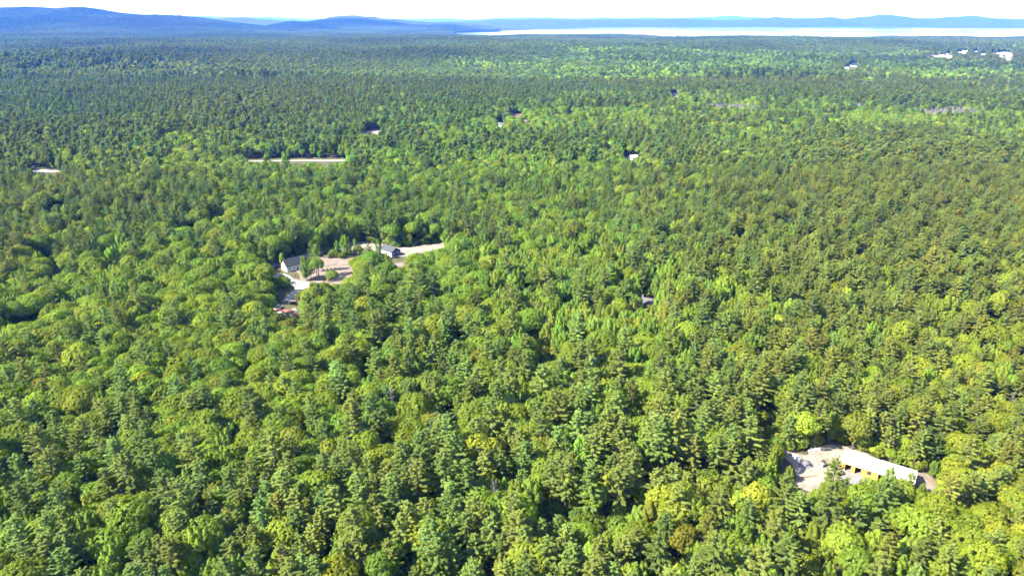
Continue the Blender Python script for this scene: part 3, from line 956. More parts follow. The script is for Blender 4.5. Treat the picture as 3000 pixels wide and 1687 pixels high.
# ------------------------------------------------------------------ things in the sand yard
def rock_mesh(seed, r, sq=0.7):
    rr = np.random.default_rng(seed)
    import bmesh
    bm = bmesh.new()
    bmesh.ops.create_icosphere(bm, subdivisions=2, radius=1.0)
    for v in bm.verts:
        n = v.co.normalized()
        k = 1 + 0.28 * math.sin(3.1 * n.x + seed) * math.cos(2.7 * n.y - seed) + 0.10 * rr.standard_normal()
        v.co = Vector((n.x * k * r, n.y * k * r * 0.85, n.z * k * r * sq))
    me = bpy.data.meshes.new("rock"); bm.to_mesh(me); bm.free()
    return me


rmesh = [rock_mesh(s, 1.0, 0.6 + 0.1 * s) for s in range(5)]
for me in rmesh:
    me.materials.append(M['rock'])
rmesh2 = [m_.copy() for m_ in rmesh]
for me in rmesh2:
    me.materials.clear(); me.materials.append(M['pale_rock'])


def rock(cx_, cy_, r, pale, label, i):
    q = gp(*K1([(cx_, cy_)])[0])
    o = bpy.data.objects.new("rock", (rmesh2 if pale else rmesh)[i % 5]); C.objects.link(o)
    o.location = (q[0], q[1], 0.25 * r); o.scale = (r, r, r); o.rotation_euler = (0, 0, i * 1.3)
    tag(o, label, "rock", "rocks and rubble round the sand yard")


rock(225, 305, 0.75, True, "lone pale rock at the far left tip of the sand yard", 0)
rock(255, 318, 0.45, False, "grey stone touching the lone pale rock at the yard's far left tip", 1)
rock(335, 370, 0.85, False, "grey boulder, uppermost in the pile left of the dark tarp heap", 2)
rock(365, 392, 1.0, False, "biggest grey boulder in the pile left of the dark tarp heap", 3)
rock(395, 415, 0.7, True, "pale stone between the grey boulders and the dark tarp heap", 4)
rock(350, 410, 0.6, False, "small grey stone at the lower left of the boulder pile", 0)
rock(382, 442, 0.75, True, "white lowest stone of the pile left of the dark tarp heap", 1)
for i, (a, b, r, lab) in enumerate([(520, 305, 0.6, "leftmost pale rubble lump along the back edge of the sand yard"), (548, 292, 0.8, "second pale rubble lump from the left along the yard's back edge"),
                                    (580, 300, 0.7, "pale rubble lump in front of the back-edge row, left part"), (600, 285, 0.85, "middle and tallest pale rubble lump along the yard's back edge"),
                                    (632, 290, 0.6, "fourth pale rubble lump along the yard's back edge"), (655, 278, 0.75, "rightmost pale rubble lump along the back edge of the sand yard")]):
    rock(a, b, r, True, lab, i)
for i, (a, b, r, lab) in enumerate([(395, 540, 0.5, "white stone at the left rim of the yard, below the tarp heap"), (380, 570, 0.4, "smaller white stone on the left rim of the yard, just below another"),
                                    (375, 605, 0.5, "lowest white stone on the yard's left rim, above the lying log")]):
    rock(a, b, r, True, lab, i)
# tarp-covered heap with ridges
q = gp(*K1([(478, 480)])[0])
tp = mound("tarp_heap", "dark ridged heap of scrap under a tarp on the left side of the sand yard", "tarp heap", q[0], q[1], 2.2, 1.9, M['tarp'], 8, 1.15)
for i in range(5):
    y_ = -1.2 + i * 0.6
    hh = [1.75 * (1 - abs(x_) / 2.3) ** 0.6 * (1 - 0.25 * abs(y_)) for x_ in (-1.7, -1.0, -0.3, 0.4, 1.1, 1.7)]
    MB().tube([(x_, y_ + 0.1 * x_, h_ + 0.08) for x_, h_ in zip((-1.7, -1.0, -0.3, 0.4, 1.1, 1.7), hh)], [0.09] * 6, 5).build("batten", M['light_roof'], tp)
# lying pole
g0, g1 = gp(*K1([(408, 641)])[0]), gp(*K1([(610, 614)])[0])
o = MB().tube([(g0[0], g0[1], 0.16), ((g0[0] + g1[0]) / 2, (g0[1] + g1[1]) / 2, 0.17), (g1[0], g1[1], 0.15)], [0.15, 0.13, 0.1], 8).build("log", M['pole'])
tag(o, "long thin dark log lying on the sand left of the pine", "log")
# small loader left of the front pine
q = gp(*K1([(692, 490)])[0])
ld = empty("skid_loader", q[0], q[1], 0, 0.5); tag(ld, "small dark machine with a bucket standing on the sand behind the front pine", "loader")
MB().prism([(-0.9, 0.35), (0.8, 0.35), (0.8, 0.9), (0.2, 1.0), (-0.9, 1.2)], 'y', -0.55, 0.55).build("body", M['grey_metal'], ld)
cb = MB()
for sx in (-0.5, 0.35):
    for sy in (-0.5, 0.5):
        cb.box(sx - 0.04, sx + 0.04, sy - 0.04, sy + 0.04, 1.0, 1.95)
cb.box(-0.6, 0.45, -0.58, 0.58, 1.95, 2.03)
cb.build("cab", M['black'], ld)
for s in (-1, 1):
    MB().tube([(-0.8, s * 0.66, 1.3), (0.9, s * 0.66, 0.9), (1.2, s * 0.66, 0.4)], [0.07, 0.07, 0.06], 6).build("lift_arm", M['grey_metal'], ld)
    for xx in (-0.55, 0.5):
        wheel(ld, xx, s * 0.72, 0.36, 0.22)
MB().prism([(1.1, 0.1), (1.8, 0.1), (1.75, 0.2), (1.25, 0.25), (1.2, 0.75), (1.1, 0.75)], 'y', -0.8, 0.8).build("bucket", M['black'], ld)
# stack of boards on the apron
q = gp(*K1([(1060, 790)])[0])
sk = empty("board_stack", q[0], q[1], 0, -0.4); tag(sk, "stack of pale boards on the concrete apron just right of the front pine", "board stack")
for i in range(4):
    for j in range(3):
        MB().box(-1.3 + 0.05 * (i % 2), 1.3, -0.6 + 0.41 * j, -0.22 + 0.41 * j, 0.05 + 0.12 * i, 0.15 + 0.12 * i).build("board", M['white_paint'], sk)

# ------------------------------------------------------------------ tree building
def norm(a):
    return a / np.maximum(np.linalg.norm(a, axis=-1, keepdims=True), 1e-9)


def leaf_quads(P, Nn, size, asp, rng, T=None):
    """pointed leaf sprays at P facing Nn; T = preferred long direction"""
    n = len(P)
    if T is None:
        T = rng.standard_normal((n, 3))
    T = norm(T - Nn * (T * Nn).sum(1, keepdims=True) + 1e-6)
    B = np.cross(Nn, T)
    s = (size * rng.uniform(0.7, 1.3, n))[:, None]
    V = np.stack([P + T * s, P + B * s * asp, P - T * s * 0.9, P - B * s * asp], 1)
    return V.reshape(-1, 3)


def crown_mesh(name, parts, mat, rng, var=0.11):
    """parts: list of vertex blocks of quads"""
    V = np.concatenate(parts)
    nq = len(V) // 4
    Fq = np.arange(nq * 4).reshape(-1, 4)
    b = rng.normal(1.0, var, nq)[:, None]
    h = rng.normal(0, 0.07, nq)[:, None]
    leaf = np.clip(b * np.concatenate([1 + h, 1 + 0 * h, 1 - h], 1), 0.45, 1.6)
    return mesh_np(name, V, Fq, [mat], leaf=leaf)


def fib(n, rng):
    i = np.arange(n) + 0.5
    ph = np.arccos(1 - 2 * i / n); th = math.pi * (1 + 5 ** 0.5) * i + rng.uniform(0, 6.28)
    return np.stack([np.cos(th) * np.sin(ph), np.sin(th) * np.sin(ph), np.cos(ph)], 1)


def oak_parts(rng, k=1.0, R=4.6, zc=8.5, hc=4.6, low=-0.35):
    """rounded crown of many lobes, each lobe a shell of leaf clusters"""
    nl = 13
    d = fib(nl * 2, rng); d = d[d[:, 2] > -0.35][:nl + 3]
    d = norm(d + rng.normal(0, 0.16, d.shape))
    rad = rng.uniform(0.36, 0.52, len(d)) * R
    cen = d * np.array([R * 0.66, R * 0.66, hc * 0.66]) * rng.uniform(0.85, 1.08, (len(d), 1)) + np.array([0, 0, zc])
    out = []
    for i in range(len(d)):
        r = rad[i]
        nc = max(5, int(4 * math.pi * r * r / (0.80 * k * k)))
        n = fib(nc, rng)
        n = norm(n + rng.normal(0, 0.12, n.shape))
        n = n[n[:, 2] > low - 0.35 * rng.random(len(n))]
        c = cen[i] + n * r * np.array([1, 1, 0.82]) * rng.uniform(0.86, 1.1, (len(n), 1))
        dist = np.linalg.norm((c[:, None, :] - cen[None]) / np.array([1, 1, 0.82]), axis=2) / rad[None]
        dist[:, i] = 9
        keep = dist.min(1) > 0.86
        c, n = c[keep], n[keep]
        if not len(c):
            continue
        q = 24 if k < 1.5 else (16 if k < 3 else 8)
        ls = 0.205 if k < 1.5 else (0.25 if k < 3 else 0.36)
        v = norm(rng.standard_normal((len(c), q, 3)) + 0.9 * n[:, None, :] + np.array([0, 0, 0.35]))
        P = c[:, None, :] + v * (0.52 * k) * rng.uniform(0.45, 1.1, (len(c), q, 1))
        Nn = norm(0.7 * v + 0.9 * n[:, None, :] + np.array([0, 0, 0.3]) + rng.normal(0, 0.26, v.shape))
        out.append(leaf_quads(P.reshape(-1, 3), Nn.reshape(-1, 3), ls * k, 0.62, rng))
    return out


def plume_parts(rng, k=1.0, R=3.0, z0=4.5, z1=14.5, npl=17, lean=0.3):
    """crown of upright pointed plumes (young maples, poplars)"""
    out = []
    for i in range(npl):
        a = 2.4 * i + rng.uniform(-0.4, 0.4)
        q = math.sqrt((i + 0.4) / npl)
        bx, by = R * q * math.cos(a) * 0.8, R * q * math.sin(a) * 0.8
        L = (z1 - z0) * rng.uniform(0.30, 0.44)
        top = z1 - (z1 - z0) * 0.55 * q ** 2.2 - rng.uniform(0, 0.10) * (z1 - z0)
        base = top - L
        rr = rng.uniform(0.9, 1.3) * (0.55 + 0.15 * R)
        n = max(12, int(270 * L / 4.5 * rr / (k * k)))
        t = rng.random(n) ** 0.8
        th = rng.uniform(0, 2 * math.pi, n)
        prof = np.sin(np.clip(0.16 + 0.84 * t, 0, 1) * math.pi) ** 0.75 * (1.12 - 0.5 * t)
        rad = rr * prof * rng.uniform(0.6, 1.1, n)
        ax = np.array([math.cos(a), math.sin(a)]) * lean * q
        P = np.stack([bx + ax[0] * L * t + rad * np.cos(th), by + ax[1] * L * t + rad * np.sin(th), base + L * t], 1)
        Nn = norm(np.stack([np.cos(th), np.sin(th), 0.45 + 0.9 * t], 1) + rng.normal(0, 0.28, (n, 3)))
        T = np.stack([np.cos(th) * 0.3, np.sin(th) * 0.3, np.ones(n)], 1) + rng.normal(0, 0.35, (n, 3))
        out.append(leaf_quads(P, Nn, 0.29 * k, 0.48, rng, T))
    # loose lower skirt
    n = int(520 * R / 3.0 / (k * k))
    th = rng.uniform(0, 2 * math.pi, n); z = rng.uniform(0, 1, n)
    rad = R * (0.62 + 0.38 * np.sin(z * math.pi)) * rng.uniform(0.65, 1.0, n)
    P = np.stack([rad * np.cos(th), rad * np.sin(th), z0 - 1.0 + (z1 - z0) * 0.45 * z], 1)
    Nn = norm(np.stack([np.cos(th), np.sin(th), 0.6 + 0 * th], 1) + rng.normal(0, 0.4, (n, 3)))
    out.append(leaf_quads(P, Nn, 0.36 * k, 0.55, rng))
    return out


def pine_parts(rng, k=1.0, h=19.0, R=3.6, z0=6.0, br=None):
    """white pine: whorls of level branches carrying flat upswept sprays; br collects the branch lines"""
    out = []
    z = z0
    while z < h - 0.4:
        q = (z - z0) / (h - z0)
        Lm = R * (0.72 + 0.5 * q if q < 0.35 else 0.9 * ((1 - q) / 0.65) ** 0.72 + 0.06)
        nb = 5 if q < 0.85 else 4
        a0 = rng.uniform(0, 6.28)
        for b in range(nb):
            if rng.random() < (0.22 if q < 0.3 else 0.12):
                continue
            a = a0 + 2 * math.pi * b / nb + rng.uniform(-0.35, 0.35)
            L = Lm * rng.uniform(0.62, 1.18)
            rise = (0.10 + 0.75 * q ** 2) * L
            ca, sa = math.cos(a), math.sin(a)
            zz = z + rng.uniform(-0.2, 0.2)
            if br is not None and L > 1.2:
                br.append((zz, ca, sa, L, rise))
            ns = max(2, int(L / (0.42 * k)))
            s = np.linspace(0.30, 1.0, ns)
            side = rng.uniform(-1, 1, (ns, 1))
            m = 22 if k < 1.5 else 13
            ss = np.repeat(s, m)
            lat = rng.uniform(-1, 1, ns * m) * (0.20 + 0.26 * ss * L * (1.15 - ss)) * 0.9
            al = ss * L + rng.uniform(-0.25, 0.25, ns * m) * k
            zl = zz + rise * ss ** 1.6 - 0.12 * L * ss * (1 - ss) + rng.uniform(-0.04, 0.26, ns * m)
            P = np.stack([ca * al - sa * lat, sa * al + ca * lat, zl], 1)
            T = np.stack([ca + (-sa) * lat * 0.9 / max(L, 1), sa + ca * lat * 0.9 / max(L, 1), 0.55 + 0 * al], 1) + rng.normal(0, 0.30, (ns * m, 3))
            Nn = norm(np.array([ca * 0.15, sa * 0.15, 1.0]) + rng.normal(0, 0.30, (ns * m, 3)))
            out.append(leaf_quads(P, Nn, (0.36 if k < 1.5 else 0.42) * k, 0.26 if k < 1.5 else 0.45, rng, T))
        z += rng.uniform(0.75, 1.15) * (1.0 if q < 0.7 else 0.75)
    # leader
    n = 26
    t = rng.random(n)
    th = rng.uniform(0, 6.28, n)
    P = np.stack([0.28 * (1 - t) * np.cos(th), 0.28 * (1 - t) * np.sin(th), h - 1.2 + 1.3 * t], 1)
    Nn = norm(np.stack([np.cos(th), np.sin(th), 0.5 + 0 * t], 1))
    out.append(leaf_quads(P, Nn, 0.36, 0.3, rng, np.tile([0, 0, 1.0], (n, 1)) + rng.normal(0, 0.3, (n, 3))))
    return out


def shrub_parts(rng, k=1.0, R=1.6, h=2.2):
    return oak_parts(rng, k, R, h * 0.42, h * 0.62, -0.8)


def trunk_tube(mb, h, r, rng, bend=0.3):
    pts, rad = [], []
    bx, by = rng.normal(0, bend), rng.normal(0, bend)
    for i in range(6):
        t = i / 5
        pts.append((bx * t * t, by * t * t, -0.4 + (h + 0.4) * t)); rad.append(r * (1.25 - 0.35 * min(1, t * 6)) * (1 - 0.82 * t) + 0.02)
    mb.tube(pts, rad, 6)


def limbs(mb, rng, z0, z1, reach, n, r):
    for i in range(n):
        a = 2.4 * i + rng.uniform(-0.4, 0.4)
        z = z0 + (z1 - z0) * i / max(1, n - 1) * 0.7
        L = reach * rng.uniform(0.6, 1.0)
        up = L * rng.uniform(0.5, 1.0)
        p = [(0, 0, z), (L * 0.45 * math.cos(a), L * 0.45 * math.sin(a), z + up * 0.4), (L * math.cos(a + 0.2), L * math.sin(a + 0.2), z + up)]
        mb.tube(p, [r, r * 0.65, r * 0.25], 5)


class Kind:
    def __init__(self, species, crown, trunk, h, R, zc, hc):
        self.species, self.crown, self.trunk, self.h, self.R, self.zc, self.hc = species, crown, trunk, h, R, zc, hc


def make_kind(species, seed, k):
    rng = np.random.default_rng(seed)
    tb = MB()
    nv = 1.0
    if species == 'oak':
        R = rng.uniform(3.5, 5.0); zc = rng.uniform(8.2, 9.8); hc = R * rng.uniform(0.82, 1.05)
        parts = oak_parts(rng, k, R, zc, hc)
        trunk_tube(tb, zc + hc * 0.4, 0.27, rng)
        if k < 1.5:
            limbs(tb, rng, zc - hc * 0.75, zc + hc * 0.3, R * 0.7, 7, 0.12)
        kd = Kind(species, crown_mesh("oak_crown", parts, M['leaf'], rng), tb.mesh("oak_trunk", M['bark']), zc + hc, R, zc, hc)
    elif species == 'maple':
        R = rng.uniform(2.5, 3.6); z1 = rng.uniform(12.5, 15.5); z0 = rng.uniform(3.6, 5.0)
        parts = plume_parts(rng, k, R, z0, z1, int(rng.integers(13, 20)))
        trunk_tube(tb, z1 * 0.86, 0.19, rng)
        if k < 1.5:
            limbs(tb, rng, z0 * 0.9, z1 * 0.6, R * 0.6, 6, 0.08)
        kd = Kind(species, crown_mesh("maple_crown", parts, M['leaf'], rng), tb.mesh("maple_trunk", M['pale_bark'] if seed % 3 == 1 else M['bark']), z1, R, (z0 + z1) / 2, (z1 - z0) / 2)
    elif species == 'poplar':
        R = rng.uniform(1.5, 2.0); z1 = rng.uniform(12, 15); z0 = rng.uniform(4.5, 6)
        parts = plume_parts(rng, k, R, z0, z1, 8, 0.15)
        trunk_tube(tb, z1 * 0.92, 0.14, rng, 0.2)
        kd = Kind(species, crown_mesh("poplar_crown", parts, M['leaf'], rng), tb.mesh("poplar_trunk", M['pale_bark']), z1, R, (z0 + z1) / 2, (z1 - z0) / 2)
    elif species == 'pine':
        h = rng.uniform(17.5, 21.0); R = rng.uniform(3.3, 4.4); z0 = rng.uniform(4.5, 7.5)
        br = []
        parts = pine_parts(rng, k, h, R, z0, br)
        trunk_tube(tb, h - 0.6, 0.24, rng, 0.15)
        if k < 1.5:
            for zz, ca, sa, L, rise in br[::2]:
                tb.tube([(0, 0, zz), (ca * L * 0.5, sa * L * 0.5, zz + rise * 0.3), (ca * L * 0.85, sa * L * 0.85, zz + rise * 0.8)], [0.05, 0.035, 0.015], 4)
            for i in range(8):      # dead stubs under the crown
                a = rng.uniform(0, 6.28); zz = rng.uniform(z0 * 0.45, z0); L = rng.uniform(0.6, 1.9)
                tb.tube([(0, 0, zz), (math.cos(a) * L, math.sin(a) * L, zz - 0.15 * L)], [0.035, 0.012], 4)
        kd = Kind(species, crown_mesh("pine_crown", parts, M['needle'], rng, 0.09), tb.mesh("pine_trunk", M['pale_bark'] if seed % 4 == 1 else M['bark']), h, R, (z0 + h) / 2, (h - z0) / 2)
    elif species == 'shrub':
        R = rng.uniform(1.3, 2.0); h = rng.uniform(2.0, 3.2)
        parts = shrub_parts(rng, k, R, h)
        for i in range(3):
            a = 2.1 * i
            tb.tube([(0.1 * math.cos(a), 0.1 * math.sin(a), -0.2), (0.5 * math.cos(a), 0.5 * math.sin(a), h * 0.6)], [0.06, 0.03], 5)
        kd = Kind(species, crown_mesh("shrub_crown", parts, M['leaf'], rng), tb.mesh("shrub_stem", M['bark']), h, R, h * 0.45, h * 0.55)
    else:                           # bare grey tree
        h = rng.uniform(10, 14); R = 1.8
        trunk_tube(tb, h, 0.16, rng, 0.4)
        limbs(tb, rng, h * 0.35, h * 0.95, 1.9, 12, 0.06)
        tw = MB()
        for i in range(60 if k < 1.5 else 130):
            a = rng.uniform(0, 6.28); zz = rng.uniform(h * 0.4, h); L = rng.uniform(0.8, 2.0) * (1.15 - 0.6 * zz / h)
            r0 = rng.uniform(0.1, 0.7)
            tw.tube([(math.cos(a) * r0, math.sin(a) * r0, zz), (math.cos(a) * L, math.sin(a) * L, zz + rng.uniform(0.2, 1.1))], [0.035 * k ** 1.3, 0.018 * k ** 1.3], 3)
        kd = Kind(species, tw.mesh("twigs", M['pale_bark']), tb.mesh("dead_trunk", M['pale_bark']), h, R, h * 0.7, h * 0.3)
    return kd


SPECIES = ['oak', 'maple', 'poplar', 'pine', 'shrub', 'dead']
NVAR = {'oak': 8, 'maple': 7, 'poplar': 4, 'pine': 9, 'shrub': 4, 'dead': 4}
FAR_K = 2.1
KN = {s: [make_kind(s, 100 * si + i, 1.0) for i in range(NVAR[s])] for si, s in enumerate(SPECIES)}
KF = {s: [make_kind(s, 100 * si + i, FAR_K) for i in range(max(3, NVAR[s] // 2))] for si, s in enumerate(SPECIES)}


# ------------------------------------------------------------------ where trees stand, which kind, what colour
def stand_maps(x, y):
    s1 = vnoise(x, y, 170, 5) * 0.6 + vnoise(x, y, 60, 6) * 0.4
    D = np.hypot(x, y)
    pf = 0.24 + 0.95 * (s1 - 0.5) + 0.28 * sstep(2200, 4200, D)
    pf = pf + 0.45 * np.exp(-((x - 330) / 170) ** 2 - ((y - 520) / 230) ** 2)         # pine stand right of centre
    pf = pf + 0.30 * np.exp(-((x - 10) / 70) ** 2 - ((y - 155) / 40) ** 2)           # pines along the near edge
    pf = pf - 0.12 * np.exp(-((x + 90) / 60) ** 2 - ((y - 200) / 80) ** 2)
    pf = pf - 0.40 * np.exp(-((x - 30) / 90) ** 2 - ((y - 320) / 90) ** 2)           # oaks and maples in the middle
    pf = pf + 0.03 * sstep(800, 1600, D) + 0.30 * sstep(700, 1200, D) * sstep(250, -250, x / np.maximum(D, 1) * 1500)
    pf = pf + 0.25 * np.exp(-((x + 330) / 200) ** 2 - ((y - 520) / 130) ** 2)
    mf = 0.48 + 0.9 * (vnoise(x, y, 120, 8) - 0.5)
    mf = mf + 0.30 * np.exp(-((x - 20) / 120) ** 2 - ((y - 420) / 160) ** 2) + 0.3 * np.exp(-((x - 150) / 60) ** 2 - ((y - 260) / 60) ** 2)
    mf = mf - 0.40 * np.exp(-((x + 120) / 100) ** 2 - ((y - 250) / 110) ** 2)
    hm = 0.86 + 0.42 * (vnoise(x, y, 150, 9) - 0.4)
    return np.clip(pf, 0.04, 0.93), np.clip(mf, 0.05, 0.9), hm


TINT = {'oak': (0.154, 0.207, 0.018), 'maple': (0.144, 0.212, 0.021), 'poplar': (0.150, 0.208, 0.021), 'pine': (0.136, 0.178, 0.034), 'shrub': (0.124, 0.168, 0.016), 'dead': (0.16, 0.15, 0.16)}


def tints(sp, x, y, rng):
    n = len(sp)
    base = np.array([TINT[SPECIES[s]] for s in sp])
    b = np.exp(rng.normal(0, 0.17, n))[:, None]
    hue = rng.normal(0, 0.10, n) + 0.30 * (vnoise(x, y, 300, 12) - 0.5) + 0.10 * sstep(-50, 250, x) - 0.05
    col = base * b
    col[:, 0] *= (1 + hue); col[:, 2] *= (1 - 0.5 * hue)
    u = rng.random(n)
    brown = (u < 0.035) & (np.array(sp) != 3)
    col[brown] = col[brown] * np.array([1.05, 0.86, 1.1])
    yel = (u > 0.94) & (np.array(sp) != 3)
    col[yel] = col[yel] * np.array([1.10, 1.08, 1.0])
    return np.clip(col, 0.008, 0.4)


def scatter(y0, y1, sp_m, half, rng):
    """jittered rows inside the camera's wedge"""
    ys = np.arange(y0, y1, sp_m * 0.87)
    X, Y = [], []
    for i, yv in enumerate(ys):
        w = half(yv)
        xs = np.arange(-w, w, sp_m) + (0.5 * sp_m if i % 2 else 0)
        X.append(xs); Y.append(np.full(len(xs), yv))
    X = np.concatenate(X); Y = np.concatenate(Y)
    X = X + rng.uniform(-0.40, 0.40, len(X)) * sp_m
    Y = Y + rng.uniform(-0.40, 0.40, len(Y)) * sp_m
    return X, Y


NEAR_END, SINGLE_END, FAR_END = 620.0, 1750.0, 9300.0
half = lambda y: 0.80 * y + 75
GROUND_POLYS = []      # trunks may not stand in these (ground coordinates)
for o in list(C.objects):
    pass


class Trees:
    pass


def make_points(x, y, rng, pf=None):
    t = Trees()
    n = len(x)
    pfm, mf, hm = stand_maps(x, y)
    u = rng.random(n); v = rng.random(n)
    sp = np.where(u < pfm, 3, np.where(v < mf, 1, 0))
    sp = np.where((sp == 1) & (rng.random(n) < 0.25), 2, sp)
    sp = np.where(rng.random(n) < 0.018, 5, sp)
    # grey bare stands in the wet hollows far right
    marsh = np.zeros(n, bool)
    for px, row, rx, ry in ((2135, 317, 75, 8), (2775, 332, 95, 9), (420, 205, 150, 6), (2660, 318, 50, 5), (2525, 316, 30, 8), (2480, 312, 50, 4), (200, 215, 90, 4)):
        a, b, _ = proj(x, y, np.full(n, 8.0))
        mm = (((a - px) / rx) ** 2 + ((b - row) / ry) ** 2) * (0.6 + 0.8 * vnoise(x, y, 25, 81)) < 1
        marsh |= mm
        sp = np.where(mm & (rng.random(n) < 0.9), 5, sp)
    t.x, t.y, t.sp = x, y, sp
    t.rot = rng.uniform(0, 6.28, n)
    t.s = np.clip(hm * rng.normal(1.0, 0.14, n), 0.55, 1.25) * np.where(sp == 3, 1.0, 1.0)
    t.z = ground_z(x, y)
    t.var = rng.integers(0, 1000, n)
    t.hero = np.zeros(n, bool)
    t.tint = tints(sp, x, y, rng)
    t.tint[marsh] = np.array([0.165, 0.155, 0.135]) * rng.uniform(0.8, 1.2, (n, 1))[marsh]
    t.s = np.where(marsh, 0.85, t.s)
    return t


def kinds_of(t, KK):
    h = np.zeros(len(t.x)); R = np.zeros(len(t.x)); zc = np.zeros(len(t.x)); hc = np.zeros(len(t.x))
    for si, s in enumerate(SPECIES):
        L = KK[s]
        m = t.sp == si
        vi = t.var[m] % len(L)
        h[m] = np.array([k.h for k in L])[vi]; R[m] = np.array([k.R for k in L])[vi]
        zc[m] = np.array([k.zc for k in L])[vi]; hc[m] = np.array([k.hc for k in L])[vi]
    return h * t.s, R * t.s, zc * t.s, hc * t.s


def subset(t, m):
    q = Trees()
    for k_, v_ in t.__dict__.items():
        setattr(q, k_, v_[m])
    return q


def join(a, b):
    q = Trees()
    for k_ in a.__dict__:
        setattr(q, k_, np.concatenate([getattr(a, k_), getattr(b, k_)]))
    return q


def boxes(PP):
    return [(min(p[0] for p in P), max(p[0] for p in P), min(p[1] for p in P), max(p[1] for p in P), P) for P in PP]


BOX = boxes(VIS)
GAPBOX = boxes(GAPS)


def clear_of_views(t, KK, gaps=True):
    """False where the crown or stem would hide one of the open places the photo shows"""
    h, R, zc, hc = kinds_of(t, KK)
    bad = np.zeros(len(t.x), bool)
    for fz, fr in [(1.0, 0), (0.02, 0), (0.1, 0), (0.2, 0), (0.3, 0)] + [(z_, q_ * min(0.85, 2.2 * (1.02 - z_))) for z_ in np.linspace(0.4, 0.96, 9) for q_ in (-1, 0, 1)]:
        a, b, _ = proj(t.x + fr * R, t.y, t.z + h * fz)
        for x0, x1, y0, y1, P in (BOX + GAPBOX if gaps else BOX):
            m = (a > x0) & (a < x1) & (b > y0) & (b < y1) & ~bad
            if m.any():
                idx = np.nonzero(m)[0]
                bad[idx[inpoly(a[idx], b[idx], P)]] = True
    # no trunk inside the walls of a house or on a road
    gx, gy, _ = proj(t.x, t.y, t.z)
    for cx_, cy_, rr in KEEP_OFF:
        bad |= (t.x - cx_) ** 2 + (t.y - cy_) ** 2 < rr * rr
    return ~bad


SUNNY = [K1([(420, 330), (560, 290), (900, 270), (950, 300), (1850, 560), (1850, 800), (1500, 640), (1200, 660), (1000, 640), (700, 600), (450, 560)]),
         K2([(640, 480), (960, 300), (1340, 330), (1340, 600), (1060, 590), (860, 610), (740, 720), (520, 500), (440, 520), (560, 420)]),
         K2([(1340, 190), (1560, 150), (1730, 150), (2070, 190), (2560, 130), (2480, 200), (2060, 310), (1850, 440), (1700, 240)]),
         K2([(460, 880), (700, 850), (740, 1000), (460, 1000)]),
         K5([(180, 470), (830, 450), (1800, 445), (1800, 520), (800, 500), (180, 505)]), K4([(1480, 460), (1640, 500), (1640, 580), (1480, 600)])]
SUNNY = [[gp(a, b) for a, b in P] for P in SUNNY]


def lets_sun_in(t, KK):
    h, R, zc, hc = kinds_of(t, KK)
    bad = np.zeros(len(t.x), bool)
    for f_ in (0.95, 0.75, 0.5):
        for side in (-0.5, 0.5):
            sx_ = t.x - SUN_DIR.x / SUN_DIR.z * h * f_; sy_ = t.y - SUN_DIR.y / SUN_DIR.z * h * f_ + side * R
            for P in SUNNY:
                bad |= inpoly(sx_, sy_, P)
    return ~bad


KEEP_OFF = []
for o in C.objects:
    if o.parent is None and o.get('category') in ('house', 'hut', 'shed', 'car', 'van', 'trailer'):
        KEEP_OFF.append((o.location.x, o.location.y, 8.5 if o['category'] == 'house' else 3.2))
ca, sa = math.cos(wa), math.sin(wa)
for q_ in np.linspace(-wL / 2, wL / 2, 7):
    KEEP_OFF.append((wx + ca * q_, wy + sa * q_, 6.2))

rngT = np.random.default_rng(77)
X, Y = scatter(66, NEAR_END, 5.2, half, rngT)
near = make_points(X, Y, rngT)
dim = ~lets_sun_in(near, KN)
near.s = np.where(dim, near.s * 0.55, near.s)
near = subset(near, (vnoise(near.x, near.y, 17, 71) + 0.25 * (vnoise(near.x, near.y, 90, 72) - 0.5) < 0.84) & clear_of_views(near, KN) & lets_sun_in(near, KN))
X, Y = scatter(NEAR_END, SINGLE_END, 5.8, half, rngT)
mid = make_points(X, Y, rngT)
mid.s = np.where(lets_sun_in(mid, KF), mid.s, mid.s * 0.55)
mid = subset(mid, clear_of_views(mid, KF) & lets_sun_in(mid, KF))

# trees the photo shows at known places: (px, row of the tip, height, species, variant, widen)
HERO = []


def hero(pts, conv, h, sp, var=0, tint=None):
    for p in conv(pts):
        HERO.append((p[0], p[1], h, sp, var, tint))


def hero_base(conv, x_, top, base, sp, var=0):
    """tip and foot both seen: the height follows"""
    (p, r1), (_, r0) = conv([(x_, top), (x_, base)])
    gx_, gy_ = gp(p, r0)
    lo, hi = 0.5, 40.0
    for _ in range(40):
        m_ = (lo + hi) / 2
        if float(proj(gx_, gy_, m_)[1]) > r1:
            lo = m_
        else:
            hi = m_
    HERO.append((p, r1, lo, sp, var, None))


